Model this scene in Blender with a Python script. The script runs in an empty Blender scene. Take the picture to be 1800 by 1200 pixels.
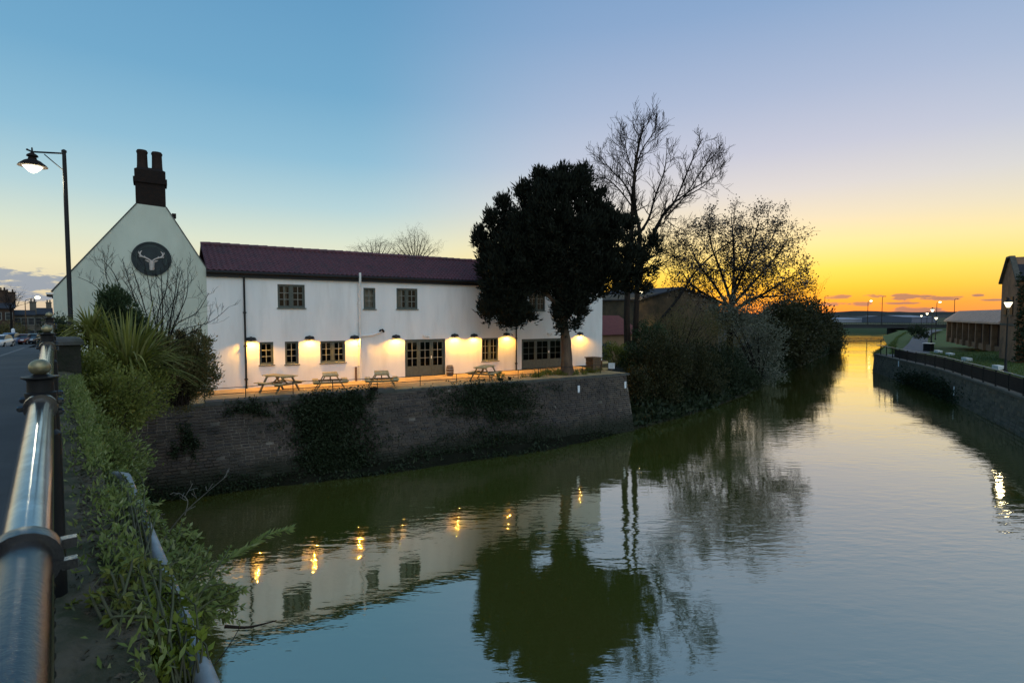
import bpy, math, random
import numpy as np
from mathutils import Vector, Matrix

random.seed(7)
rng = np.random.default_rng(11)
SC = bpy.context.scene
COL = SC.collection
R = math.radians

# ------------------------------------------------------------------ camera
H = 6.9                      # eye above the river
FPX = 950.0                  # focal length in photo pixels (1800 wide)
PITCH = math.atan(46.0 / FPX)
cam_d = bpy.data.cameras.new('camera')
cam = bpy.data.objects.new('camera', cam_d)
COL.objects.link(cam)
cam.location = (0, 0, H)
cam.rotation_euler = (math.pi / 2 - PITCH, 0, 0)
cam_d.sensor_width = 36.0
cam_d.lens = FPX / 1800 * 36.0
cam_d.clip_start = 0.05
cam_d.clip_end = 6000
SC.camera = cam

SC.view_settings.view_transform = 'Standard'
SC.view_settings.look = 'None'
SC.view_settings.gamma = 1
SC.view_settings.use_curve_mapping = False
SC.view_settings.exposure = 0.08


def lin(c):
    def f(v):
        v /= 255.0
        return v / 12.92 if v <= 0.04045 else ((v + 0.055) / 1.055) ** 2.4
    return (f(c[0]), f(c[1]), f(c[2]), 1.0)


SUN_AZ = R(25.0)             # clockwise from +Y: where the sun went down


class NT:
    """small helper for building node graphs"""
    def __init__(self, tree):
        self.t = tree
        self.n = tree.nodes
        self.l = tree.links

    def node(self, kind, **kw):
        nd = self.n.new(kind)
        for k, v in kw.items():
            setattr(nd, k, v)
        return nd

    def put(self, sock, v):
        if hasattr(v, 'is_output'):
            self.l.new(v, sock)
        elif v is not None:
            sock.default_value = v

    def math(self, op, a, b=None, clamp=False):
        nd = self.node('ShaderNodeMath', operation=op)
        nd.use_clamp = clamp
        self.put(nd.inputs[0], a)
        if b is not None:
            self.put(nd.inputs[1], b)
        return nd.outputs[0]

    def mix(self, fac, a, b, mode='MIX'):
        nd = self.node('ShaderNodeMix', data_type='RGBA', blend_type=mode)
        self.put(nd.inputs[0], fac)
        self.put(nd.inputs[6], a)
        self.put(nd.inputs[7], b)
        return nd.outputs[2]

    def ramp(self, fac, stops):
        nd = self.node('ShaderNodeValToRGB')
        el = nd.color_ramp.elements
        while len(el) < len(stops):
            el.new(0.5)
        for e, (p, c) in zip(el, stops):
            e.position = p
            e.color = c
        self.put(nd.inputs[0], fac)
        return nd.outputs[0]

    def noise(self, vec, scale, detail=4, rough=0.55):
        nd = self.node('ShaderNodeTexNoise')
        if vec is not None:
            self.put(nd.inputs['Vector'], vec)
        nd.inputs['Scale'].default_value = scale
        nd.inputs['Detail'].default_value = detail
        nd.inputs['Roughness'].default_value = rough
        return nd.outputs[0]

    def smooth(self, v, a, b, lo=0.0, hi=1.0):
        nd = self.node('ShaderNodeMapRange', interpolation_type='SMOOTHSTEP')
        self.put(nd.inputs[0], v)
        nd.inputs[1].default_value = a
        nd.inputs[2].default_value = b
        nd.inputs[3].default_value = lo
        nd.inputs[4].default_value = hi
        return nd.outputs[0]


# ------------------------------------------------------------------ sky
world = bpy.data.worlds.new('World')
SC.world = world
world.use_nodes = True
W = NT(world.node_tree)
W.n.clear()
tc = W.node('ShaderNodeTexCoord')
sep = W.node('ShaderNodeSeparateXYZ')
W.l.new(tc.outputs['Generated'], sep.inputs[0])
elev = W.math('MULTIPLY', W.math('ARCSINE', sep.outputs[2]), 180 / math.pi)      # degrees
az = W.math('MULTIPLY', W.math('ARCTAN2', sep.outputs[0], sep.outputs[1]), 180 / math.pi)
e01 = W.math('DIVIDE', elev, 90.0, clamp=True)


def stops(lst):
    return [(e / 90.0, lin(c)) for e, c in lst]


cool = W.ramp(e01, stops([(0, (214, 190, 164)), (2, (226, 209, 172)), (4.5, (232, 224, 188)), (7.2, (212, 221, 202)),
                          (10.5, (176, 205, 211)), (15, (138, 184, 208)), (21, (110, 164, 198)), (30, (94, 148, 188)),
                          (60, (82, 128, 170)), (90, (76, 120, 162))]))
warm = W.ramp(e01, stops([(0, (246, 138, 66)), (1.2, (253, 162, 56)), (2.6, (255, 198, 62)), (4.2, (255, 220, 92)),
                          (6.6, (249, 227, 158)), (9.0, (231, 219, 190)), (11.6, (213, 210, 208)), (15.2, (190, 195, 212)),
                          (20, (166, 181, 208)), (27, (134, 163, 200)), (34, (112, 150, 192)), (60, (84, 128, 170)), (90, (76, 120, 162))]))
dx = W.math('MULTIPLY', sep.outputs[0], math.sin(SUN_AZ))
dy = W.math('MULTIPLY', sep.outputs[1], math.cos(SUN_AZ))
hl = W.math('SQRT', W.math('ADD', W.math('MULTIPLY', sep.outputs[0], sep.outputs[0]),
                           W.math('MULTIPLY', sep.outputs[1], sep.outputs[1])))
cosd = W.math('DIVIDE', W.math('ADD', dx, dy), W.math('MAXIMUM', hl, 0.001))
wgt = W.smooth(cosd, 0.74, 1.0)
skyc = W.mix(wgt, cool, warm)
# low clouds: soft ellipses in azimuth and elevation broken up by noise
comb = W.node('ShaderNodeCombineXYZ')
W.l.new(W.math('MULTIPLY', az, 0.55), comb.inputs[0])
W.l.new(W.math('MULTIPLY', elev, 2.2), comb.inputs[1])
cn = W.math('SUBTRACT', W.noise(comb.outputs[0], 0.9, 5, 0.6), 0.5)
mask = None


def px_ang(px, py):
    a = math.atan((px - 900) / FPX)
    return math.degrees(a), math.degrees(math.atan((554 - py) / FPX * math.cos(a)))


for (cx, cy, hw, hh) in [(1472, 523, 24, 4.5), (1468, 535, 36, 4), (1536, 520, 24, 4.0), (1512, 534, 20, 4.5),
                         (1578, 518, 22, 4), (1606, 523, 44, 5.5), (1664, 524, 36, 4), (1612, 546, 60, 9), (1585, 533, 46, 2.4),
                         (1716, 519, 12, 3), (1742, 527, 46, 2.2), (-40, 492, 240, 23), (-30, 523, 260, 8)]:
    a0, e0 = px_ang(cx, cy)
    a1, _ = px_ang(cx + hw, cy)
    _, e1 = px_ang(cx, cy - hh)
    u = W.math('DIVIDE', W.math('SUBTRACT', az, a0), (a1 - a0))
    v = W.math('DIVIDE', W.math('SUBTRACT', elev, e0), (e1 - e0))
    d = W.math('SUBTRACT', 1.0, W.math('ADD', W.math('MULTIPLY', u, u), W.math('MULTIPLY', v, v)))
    d = W.math('ADD', d, W.math('MULTIPLY', cn, 5.0))
    m = W.smooth(d, 0.0, 0.7)
    mask = m if mask is None else W.math('MAXIMUM', mask, m)
cloudc = W.mix(wgt, lin((140, 152, 168)), lin((142, 112, 104)))
skyc = W.mix(W.math('MULTIPLY', mask, 0.92), skyc, cloudc)
nish = W.node('ShaderNodeTexSky', sky_type='NISHITA')
nish.sun_disc = False
nish.sun_elevation = R(1.0)
nish.sun_rotation = SUN_AZ
bg1 = W.node('ShaderNodeBackground')
bg2 = W.node('ShaderNodeBackground')
W.l.new(skyc, bg1.inputs[0])
bg1.inputs[1].default_value = 1.0
W.l.new(nish.outputs[0], bg2.inputs[0])
bg2.inputs[1].default_value = 0.015
add = W.node('ShaderNodeAddShader')
W.l.new(bg1.outputs[0], add.inputs[0])
W.l.new(bg2.outputs[0], add.inputs[1])
wo = W.node('ShaderNodeOutputWorld')
W.l.new(add.outputs[0], wo.inputs[0])

# one very soft sun lamp, added behind the camera as fill for the facade
fill_sun_d = bpy.data.lights.new('fill_sun', 'SUN')
fill_sun_d.energy = 0.85
fill_sun_d.angle = R(70)
fill_sun_d.color = (0.94, 0.96, 1.0)
fill_sun = bpy.data.objects.new('fill_sun', fill_sun_d)
COL.objects.link(fill_sun)
fill_sun.rotation_euler = Vector((-0.35, 0.62, -0.70)).to_track_quat('-Z', 'Y').to_euler()


# ------------------------------------------------------------------ pixel rays and frames
CP, SP = math.cos(PITCH), math.sin(PITCH)


def ray(px, py):
    x = (px - 900) / FPX
    y = (600 - py) / FPX
    return np.array([x, CP + y * SP, y * CP - SP])


def at(px, py, Y):
    d = ray(px, py)
    return Vector(d * (Y / d[1])) + Vector((0, 0, H))


def wz(px, py, z):
    d = ray(px, py)
    return Vector(d * ((z - H) / d[2])) + Vector((0, 0, H))


ROAD_A = math.atan((97 - 900) / FPX)
RD = Vector((math.sin(ROAD_A), math.cos(ROAD_A), 0))      # along the road, away from us
RN = Vector((math.cos(ROAD_A), -math.sin(ROAD_A), 0))     # towards the river


def rs(r, s, z):
    return RD * s + RN * r + Vector((0, 0, z))


ZT = H - 3.5                                              # terrace level


# ------------------------------------------------------------------ mesh builder
class MB:
    def __init__(self):
        self.v = []
        self.f = []

    def add(self, verts, faces):
        o = len(self.v)
        self.v.extend([tuple(p) for p in verts])
        self.f.extend([tuple(i + o for i in f) for f in faces])
        return self

    def box(self, a, b):
        x0, y0, z0 = a
        x1, y1, z1 = b
        return self.add([(x0, y0, z0), (x1, y0, z0), (x1, y1, z0), (x0, y1, z0), (x0, y0, z1), (x1, y0, z1), (x1, y1, z1), (x0, y1, z1)],
                        [(0, 3, 2, 1), (4, 5, 6, 7), (0, 1, 5, 4), (1, 2, 6, 5), (2, 3, 7, 6), (3, 0, 4, 7)])

    def obox(self, c, ax, ay, az):
        """box from centre and half-axis vectors"""
        c, ax, ay, az = Vector(c), Vector(ax), Vector(ay), Vector(az)
        vs = [c + sx * ax + sy * ay + sz * az for sz in (-1, 1) for (sx, sy) in ((-1, -1), (1, -1), (1, 1), (-1, 1))]
        return self.add(vs, [(0, 3, 2, 1), (4, 5, 6, 7), (0, 1, 5, 4), (1, 2, 6, 5), (2, 3, 7, 6), (3, 0, 4, 7)])

    def bar(self, p, q, w, h, up=(0, 0, 1)):
        p, q = Vector(p), Vector(q)
        d = (q - p)
        L = d.length
        d = d / L
        up = Vector(up)
        s = d.cross(up)
        if s.length < 1e-4:
            s = d.cross(Vector((1, 0, 0)))
        s.normalize()
        u = s.cross(d)
        return self.obox((p + q) / 2, d * L / 2, s * w / 2, u * h / 2)

    def tube(self, pts, rad, n=6, cap=True):
        pts = [Vector(p) for p in pts]
        k = len(pts)
        if not hasattr(rad, '__len__'):
            rad = [rad] * k
        o = len(self.v)
        ref = None
        for i, p in enumerate(pts):
            d = (pts[min(i + 1, k - 1)] - pts[max(i - 1, 0)])
            if d.length < 1e-9:
                d = Vector((0, 0, 1))
            d.normalize()
            if ref is None:
                ref = Vector((1, 0, 0)) if abs(d.x) < 0.8 else Vector((0, 1, 0))
            s = d.cross(ref)
            s.normalize()
            t = s.cross(d)
            ref = t if False else ref
            for j in range(n):
                a = 2 * math.pi * j / n
                q = p + (s * math.cos(a) + t * math.sin(a)) * rad[i]
                self.v.append((q.x, q.y, q.z))
        for i in range(k - 1):
            for j in range(n):
                a = o + i * n + j
                b = o + i * n + (j + 1) % n
                self.f.append((a, b, b + n, a + n))
        if cap:
            self.f.append(tuple(o + j for j in reversed(range(n))))
            self.f.append(tuple(o + (k - 1) * n + j for j in range(n)))
        return self

    def lathe(self, c, prof, n=16):
        """prof: list of (radius, z) bottom to top"""
        c = Vector(c)
        o = len(self.v)
        for (r, z) in prof:
            for j in range(n):
                a = 2 * math.pi * j / n
                self.v.append((c.x + r * math.cos(a), c.y + r * math.sin(a), c.z + z))
        for i in range(len(prof) - 1):
            for j in range(n):
                a = o + i * n + j
                b = o + i * n + (j + 1) % n
                self.f.append((a, b, b + n, a + n))
        self.f.append(tuple(o + j for j in reversed(range(n))))
        self.f.append(tuple(o + (len(prof) - 1) * n + j for j in range(n)))
        return self

    def ball(self, c, r, n=12, m=8, sz=1.0):
        prof = [(max(1e-4, r * math.sin(math.pi * i / m)), -r * sz * math.cos(math.pi * i / m)) for i in range(m + 1)]
        return self.lathe(c, prof, n)

    def prism(self, poly, vec):
        """closed polygon (3-D points) swept along vec"""
        k = len(poly)
        vec = Vector(vec)
        a = [Vector(p) for p in poly]
        b = [p + vec for p in a]
        return self.add(a + b, [tuple(reversed(range(k))), tuple(range(k, 2 * k))] +
                        [(i, (i + 1) % k, k + (i + 1) % k, k + i) for i in range(k)])

    def loft(self, rings, cap=True):
        k = len(rings[0])
        o = len(self.v)
        for r in rings:
            self.v.extend([tuple(p) for p in r])
        for i in range(len(rings) - 1):
            for j in range(k):
                a = o + i * k + j
                b = o + i * k + (j + 1) % k
                self.f.append((a, b, b + k, a + k))
        if cap:
            self.f.append(tuple(o + j for j in reversed(range(k))))
            self.f.append(tuple(o + (len(rings) - 1) * k + j for j in range(k)))
        return self

    def mesh(self, name, m, smooth=False):
        me = bpy.data.meshes.new(name)
        me.from_pydata(self.v, [], self.f)
        if m is not None:
            me.materials.append(m)
        if smooth:
            me.polygons.foreach_set('use_smooth', [True] * len(me.polygons))
            try:
                me.set_sharp_from_angle(angle=R(38))
            except Exception:
                pass
        me.update()
        return me

    def build(self, name, m, parent=None, smooth=False):
        return link(name, self.mesh(name, m, smooth), parent)


def link(name, me, parent=None):
    o = bpy.data.objects.new(name, me)
    COL.objects.link(o)
    if parent is not None:
        o.parent = parent
    return o


def tag(o, label=None, cat=None, group=None, kind=None):
    if label:
        o['label'] = label
    if cat:
        o['category'] = cat
    if group:
        o['group'] = group
    if kind:
        o['kind'] = kind
    return o


def thing(name, label, cat, loc=(0, 0, 0), rz=0.0, group=None):
    o = bpy.data.objects.new(name, None)
    o.empty_display_size = 0.2
    COL.objects.link(o)
    o.location = loc
    o.rotation_euler = (0, 0, rz)
    return tag(o, label, cat, group)


def copy_tree(o, parent=None):
    c = o.copy()
    COL.objects.link(c)
    if parent is not None:
        c.parent = parent
    for ch in list(o.children):
        copy_tree(ch, c)
    return c


def lamp(name, kind, parent, loc, energy, color, size=0.05, spot=None, blend=0.5, aim=None):
    d = bpy.data.lights.new(name, kind)
    d.energy = energy
    d.color = color
    d.shadow_soft_size = size
    if kind == 'SPOT':
        d.spot_size = spot
        d.spot_blend = blend
    o = bpy.data.objects.new(name, d)
    COL.objects.link(o)
    o.parent = parent
    o.location = loc
    if aim is not None:
        o.rotation_euler = Vector(aim).to_track_quat('-Z', 'Y').to_euler()
    return o


# ------------------------------------------------------------------ materials
MATS = {}


def pm(name, c1, c2=None, scale=3.0, rough=0.8, bump=0.0, bscale=30.0, island=None, isl_amt=0.5, spec=0.3, metal=0.0,
       dirt=None, dscale=0.6, stretch=None, objrand=False):
    m = bpy.data.materials.new(name)
    m.use_nodes = True
    T = NT(m.node_tree)
    b = T.n['Principled BSDF']
    b.inputs['Roughness'].default_value = rough
    b.inputs['Specular IOR Level'].default_value = spec
    b.inputs['Metallic'].default_value = metal
    c1 = tuple(c1) + (1,)
    c2 = tuple(c2) + (1,) if c2 else c1
    geo = T.node('ShaderNodeNewGeometry')
    pos = geo.outputs['Position']
    if stretch:
        mp = T.node('ShaderNodeMapping')
        T.l.new(pos, mp.inputs[0])
        mp.inputs['Scale'].default_value = stretch
        pos = mp.outputs[0]
    n = T.smooth(T.noise(pos, scale, 5, 0.6), 0.32, 0.68)
    col = T.mix(n, c1, c2)
    if dirt:
        d = T.smooth(T.noise(pos, dscale, 6, 0.65), 0.45, 0.7)
        col = T.mix(T.math('MULTIPLY', d, dirt[3]), col, tuple(dirt[:3]) + (1,))
    if island:
        v = geo.outputs['Random Per Island']
        if objrand:
            oi = T.node('ShaderNodeObjectInfo')
            v = T.math('FRACT', T.math('ADD', v, oi.outputs['Random']))
        r = T.ramp(v, [(i / max(1, len(island) - 1), tuple(c) + (1,)) for i, c in enumerate(island)])
        col = T.mix(isl_amt, col, r)
    T.l.new(col, b.inputs['Base Color'])
    if bump > 0:
        bn = T.node('ShaderNodeBump')
        bn.inputs['Strength'].default_value = 1.0
        bn.inputs['Distance'].default_value = bump
        T.l.new(T.noise(pos, bscale, 6, 0.7), bn.inputs['Height'])
        T.l.new(bn.outputs[0], b.inputs['Normal'])
    MATS[name] = m
    return m


def em(name, color, strength):
    m = bpy.data.materials.new(name)
    m.use_nodes = True
    T = NT(m.node_tree)
    T.n.clear()
    e = T.node('ShaderNodeEmission')
    e.inputs[0].default_value = tuple(color) + (1,)
    e.inputs[1].default_value = strength
    o = T.node('ShaderNodeOutputMaterial')
    T.l.new(e.outputs[0], o.inputs[0])
    return m


M_render = pm('white_render', (0.74, 0.74, 0.72), (0.66, 0.67, 0.66), 0.5, 0.9, 0.010, 40, dirt=(0.40, 0.39, 0.36, 0.22), dscale=1.1, stretch=(1.6, 1.6, 0.28))
M_oldrender = pm('old_render', (0.54, 0.58, 0.49), (0.42, 0.46, 0.39), 0.45, 0.9, 0.014, 30, dirt=(0.36, 0.38, 0.30, 0.40), dscale=0.7, stretch=(1, 1, 0.5))
M_frame = pm('window_paint', (0.085, 0.098, 0.082), (0.065, 0.075, 0.065), 6, 0.5)
M_bar = pm('glazing_bar_paint', (0.22, 0.23, 0.21), (0.18, 0.19, 0.17), 6, 0.5)
M_tile = pm('pantile', (0.135, 0.050, 0.058), (0.085, 0.035, 0.045), 5, 0.62, 0.006, 25, dirt=(0.045, 0.040, 0.045, 0.55), dscale=1.4)
M_redtile = pm('red_tile', (0.17, 0.045, 0.038), (0.12, 0.035, 0.032), 4, 0.8, 0.01, 12)
M_black = pm('black_paint', (0.008, 0.008, 0.009), (0.012, 0.012, 0.012), 8, 0.5, spec=0.25)
M_pvc = pm('white_plastic', (0.72, 0.72, 0.70), (0.64, 0.64, 0.62), 3, 0.4)
M_brickdark = pm('dark_brick', (0.017, 0.009, 0.006), (0.009, 0.006, 0.005), 9, 0.9, 0.02, 20)
M_pot = pm('chimney_clay', (0.030, 0.018, 0.014), (0.022, 0.014, 0.012), 8, 0.9)
M_wood = pm('new_timber', (0.50, 0.38, 0.19), (0.36, 0.27, 0.13), 4, 0.7, 0.004, 40, stretch=(1, 1, 1), island=[(0.52, 0.40, 0.20), (0.38, 0.28, 0.13), (0.62, 0.50, 0.28)], isl_amt=0.5, objrand=True)
M_oldwood = pm('old_timber', (0.17, 0.10, 0.055), (0.10, 0.065, 0.04), 7, 0.8, 0.006, 30)
M_gravel = pm('terrace_gravel', (0.50, 0.35, 0.17), (0.36, 0.25, 0.12), 2.0, 0.95, 0.03, 30, dirt=(0.20, 0.16, 0.10, 0.5), dscale=0.5)
M_brick = pm('quay_brick', (0.080, 0.062, 0.046), (0.030, 0.025, 0.022), 0.35, 0.9, 0.012, 45, island=[(0.024, 0.024, 0.028), (0.075, 0.062, 0.055), (0.045, 0.036, 0.036), (0.095, 0.072, 0.055), (0.036, 0.034, 0.040)],
             isl_amt=0.65, dirt=(0.020, 0.024, 0.016, 0.9), dscale=0.5, objrand=True)
M_mortar = pm('lime_mortar', (0.24, 0.21, 0.175), (0.08, 0.074, 0.066), 0.45, 0.95, 0.02, 30, dirt=(0.04, 0.045, 0.034, 0.9), dscale=0.5)


def tide_band(m, col, z0, z1):
    # algae growing in the tidal range: a ragged stain of its own
    T = NT(m.node_tree)
    b = T.n['Principled BSDF']
    src = b.inputs['Base Color'].links[0].from_socket
    geo = T.node('ShaderNodeNewGeometry')
    sp = T.node('ShaderNodeSeparateXYZ')
    T.l.new(geo.outputs['Position'], sp.inputs[0])
    zz = T.math('ADD', sp.outputs[2], T.math('MULTIPLY', T.noise(geo.outputs['Position'], 0.9, 5, 0.65), 1.4))
    T.l.new(T.mix(T.smooth(zz, z0, z1, 0.9, 0.0), src, tuple(col) + (1,)), b.inputs['Base Color'])


for m_ in (M_brick, M_mortar):
    tide_band(m_, (0.013, 0.017, 0.008), 1.1, 2.0)
M_coping = pm('coping_stone', (0.055, 0.055, 0.052), (0.09, 0.088, 0.08), 3, 0.9, 0.02, 14, dirt=(0.03, 0.04, 0.02, 0.6), dscale=1.2)
M_asphalt = pm('asphalt', (0.050, 0.058, 0.066), (0.036, 0.042, 0.048), 1.2, 0.85, 0.006, 120, dirt=(0.075, 0.078, 0.075, 0.5), dscale=0.5)
M_kerb = pm('kerb_stone', (0.17, 0.17, 0.165), (0.12, 0.12, 0.118), 3, 0.85, 0.006, 50)
M_steel = pm('black_gloss_paint', (0.010, 0.011, 0.014), (0.016, 0.017, 0.020), 14, 0.16, 0.0012, 60, spec=0.9)
M_gold = pm('worn_gilt_paint', (0.36, 0.30, 0.16), (0.24, 0.21, 0.13), 9, 0.34, 0.002, 50, metal=0.55, dirt=(0.10, 0.09, 0.06, 0.6), dscale=14)
M_mossy = pm('mossy_stone', (0.17, 0.135, 0.09), (0.085, 0.080, 0.045), 5.0, 0.95, 0.03, 40, dirt=(0.035, 0.048, 0.014, 0.85), dscale=3.5)
M_pier = pm('dark_pier_brick', (0.030, 0.028, 0.022), (0.018, 0.022, 0.012), 4.0, 0.95, 0.03, 18, dirt=(0.05, 0.06, 0.025, 0.6), dscale=2.5)
M_pipe = pm('grey_pipe', (0.34, 0.38, 0.40), (0.22, 0.25, 0.26), 4, 0.4, 0.003, 30, spec=0.5, dirt=(0.08, 0.085, 0.05, 0.7), dscale=3)
M_soil = pm('bank_soil', (0.022, 0.019, 0.012), (0.014, 0.016, 0.008), 1.5, 0.95, 0.05, 8)
M_mud = pm('river_mud', (0.016, 0.016, 0.010), (0.009, 0.010, 0.006), 1.2, 0.95, 0.06, 6, spec=0.05)
M_grassg = pm('grass_ground', (0.085, 0.12, 0.03), (0.055, 0.085, 0.022), 1.2, 0.95, 0.04, 10)
M_field = pm('far_field_grass', (0.035, 0.060, 0.016), (0.055, 0.055, 0.025), 0.05, 0.95)
M_path = pm('path_tarmac', (0.15, 0.145, 0.15), (0.11, 0.11, 0.115), 1.0, 0.9, 0.01, 40)
M_bark = pm('bark', (0.032, 0.020, 0.013), (0.016, 0.011, 0.008), 6, 0.95, 0.02, 22, stretch=(1, 1, 0.25))
M_yewbark = pm('yew_bark', (0.15, 0.095, 0.06), (0.075, 0.048, 0.034), 5, 0.95, 0.03, 12, stretch=(1, 1, 0.2), dirt=(0.05, 0.045, 0.03, 0.6), dscale=1.6)
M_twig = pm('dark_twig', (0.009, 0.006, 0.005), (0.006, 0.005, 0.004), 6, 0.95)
M_glow = em('warm_bulb', (1.0, 0.80, 0.42), 1.8)
M_lantern = em('lantern_glass', (1.0, 0.90, 0.60), 3.5)
M_railtop = pm('sky_sheen_rail', (0.42, 0.44, 0.46), (0.28, 0.30, 0.32), 7, 0.13, 0.0004, 40, metal=0.9, dirt=(0.10, 0.10, 0.11, 0.5), dscale=6)  # pale metal colour stands in for the sky highlight on the black rail
M_farlight = em('far_lamp_bulb', (1.0, 0.86, 0.55), 6)
M_white = pm('white_board', (0.70, 0.72, 0.74), (0.62, 0.64, 0.66), 5, 0.6)
M_stag = pm('stag_relief', (0.52, 0.46, 0.42), (0.40, 0.36, 0.33), 5, 0.7)
M_roundel = pm('roundel_green', (0.016, 0.030, 0.032), (0.010, 0.018, 0.024), 3, 0.5, 0.004, 14)
M_ring = pm('roundel_line', (0.055, 0.085, 0.075), (0.035, 0.055, 0.05), 3, 0.6)


def glass(name, tint=0.0, refl=0.12):
    m = bpy.data.materials.new(name)
    m.use_nodes = True
    T = NT(m.node_tree)
    T.n.clear()
    tr = T.node('ShaderNodeBsdfTransparent')
    tr.inputs[0].default_value = (0.75, 0.78, 0.76, 1)
    gl = T.node('ShaderNodeBsdfGlossy')
    gl.inputs['Roughness'].default_value = 0.03
    fr = T.node('ShaderNodeFresnel')
    fr.inputs[0].default_value = 1.36
    mx = T.node('ShaderNodeMixShader')
    T.l.new(T.math('ADD', fr.outputs[0], tint, clamp=True), mx.inputs[0])
    T.l.new(tr.outputs[0], mx.inputs[1])
    T.l.new(gl.outputs[0], mx.inputs[2])
    o = T.node('ShaderNodeOutputMaterial')
    T.l.new(mx.outputs[0], o.inputs[0])
    return m


M_glass = glass('window_glass')
M_int = pm('dark_room', (0.012, 0.011, 0.010), None, 1, 0.9)
M_curtain = pm('cream_curtain', (0.40, 0.37, 0.32), (0.30, 0.28, 0.24), 8, 0.9)


def leafm(name, cols, rough=0.6, transl=0.25):
    m = bpy.data.materials.new(name)
    m.use_nodes = True
    T = NT(m.node_tree)
    b = T.n['Principled BSDF']
    b.inputs['Roughness'].default_value = rough
    b.inputs['Specular IOR Level'].default_value = 0.25
    geo = T.node('ShaderNodeNewGeometry')
    r = T.ramp(geo.outputs['Random Per Island'], [(i / max(1, len(cols) - 1), tuple(c) + (1,)) for i, c in enumerate(cols)])
    n = T.noise(geo.outputs['Position'], 1.7, 3, 0.6)
    c = T.mix(T.math('MULTIPLY', n, 0.35), r, (0.02, 0.022, 0.012, 1))
    T.l.new(c, b.inputs['Base Color'])
    if transl > 0:
        tl = T.node('ShaderNodeBsdfTranslucent')
        T.l.new(c, tl.inputs[0])
        mx = T.node('ShaderNodeMixShader')
        mx.inputs[0].default_value = transl
        T.l.new(b.outputs[0], mx.inputs[1])
        T.l.new(tl.outputs[0], mx.inputs[2])
        T.l.new(mx.outputs[0], T.n['Material Output'].inputs[0])
    return m


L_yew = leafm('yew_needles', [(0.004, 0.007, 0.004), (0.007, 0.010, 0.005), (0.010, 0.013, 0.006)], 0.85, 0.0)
L_green = leafm('bush_leaf', [(0.09, 0.12, 0.016), (0.22, 0.23, 0.04), (0.13, 0.16, 0.024), (0.31, 0.30, 0.07)])
L_lush = leafm('buddleia_leaf', [(0.12, 0.17, 0.03), (0.25, 0.29, 0.08), (0.16, 0.22, 0.045), (0.36, 0.38, 0.16)])
L_lime = leafm('lime_leaf', [(0.18, 0.24, 0.02), (0.28, 0.33, 0.04), (0.12, 0.17, 0.02)])
L_olive = leafm('olive_leaf', [(0.022, 0.028, 0.009), (0.050, 0.050, 0.016), (0.032, 0.036, 0.012), (0.075, 0.062, 0.024)])
L_dark = leafm('ivy_leaf', [(0.012, 0.024, 0.010), (0.026, 0.042, 0.016), (0.018, 0.032, 0.012), (0.045, 0.058, 0.026)])
L_brown = leafm('brown_leaf', [(0.14, 0.125, 0.04), (0.21, 0.15, 0.06), (0.12, 0.12, 0.04), (0.09, 0.10, 0.03)])
L_conif = leafm('conifer_needle', [(0.028, 0.055, 0.022), (0.055, 0.085, 0.032), (0.035, 0.06, 0.025)])
L_sword = leafm('sword_leaf', [(0.17, 0.19, 0.03), (0.28, 0.28, 0.06), (0.11, 0.135, 0.025), (0.36, 0.34, 0.12)], 0.45)
L_bud = leafm('bud_leaf', [(0.020, 0.014, 0.009), (0.032, 0.022, 0.014), (0.05, 0.036, 0.025), (0.42, 0.34, 0.30)], 0.8, 0.15)
L_pale = leafm('pale_willow_leaf', [(0.14, 0.15, 0.11), (0.22, 0.23, 0.18), (0.09, 0.11, 0.07)], 0.7)
L_grass = leafm('grass_blade', [(0.10, 0.15, 0.03), (0.15, 0.19, 0.05), (0.07, 0.11, 0.025)])
L_litter = leafm('leaf_litter', [(0.06, 0.045, 0.03), (0.09, 0.07, 0.045), (0.04, 0.042, 0.02), (0.12, 0.10, 0.075)], 0.9, 0.0)


# ------------------------------------------------------------------ foliage helpers
def unit(a):
    return a / np.maximum(np.linalg.norm(a, axis=1, keepdims=True), 1e-9)


def leaves(name, P, D, L, Wd, m, parent=None, fold=0.25, kind=None):
    """one folded diamond leaf at each point P along D"""
    n = len(P)
    P = np.asarray(P, float)
    D = unit(np.asarray(D, float))
    S = unit(np.cross(D, rng.normal(size=(n, 3))))
    N = np.cross(S, D)
    L = np.asarray(L, float).reshape(-1, 1) * np.ones((n, 1))
    Wd = np.asarray(Wd, float).reshape(-1, 1) * np.ones((n, 1))
    mid = P + D * L * 0.45
    V = np.empty((n, 4, 3))
    V[:, 0] = P
    V[:, 1] = mid + S * Wd * 0.5 + N * Wd * fold
    V[:, 2] = P + D * L
    V[:, 3] = mid - S * Wd * 0.5 + N * Wd * fold
    me = bpy.data.meshes.new(name)
    me.vertices.add(n * 4)
    me.vertices.foreach_set('co', V.reshape(-1))
    idx = (np.arange(n) * 4)[:, None] + np.array([[0, 1, 2, 0, 2, 3]])
    me.loops.add(n * 6)
    me.loops.foreach_set('vertex_index', idx.reshape(-1).astype(np.int32))
    me.polygons.add(n * 2)
    me.polygons.foreach_set('loop_start', np.arange(n * 2, dtype=np.int32) * 3)
    me.materials.append(m)
    me.update(calc_edges=True)
    o = link(name, me, parent)
    if kind:
        o['kind'] = kind
    return o


def blob(c, r, n, shell=0.5):
    """n points in an ellipsoid, denser to the outside"""
    d = unit(rng.normal(size=(n, 3)))
    q = rng.random((n, 1)) ** shell
    return np.array(c) + d * q * np.array(r), d


def clumped(c, r, n, clumps, spread, shell=0.45):
    cc, cd = blob(c, r, clumps, shell)
    k = rng.integers(0, clumps, n)
    p = cc[k] + rng.normal(size=(n, 3)) * spread
    return p, cd[k]


def nrand():
    return Vector(rng.normal(size=3))


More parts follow.
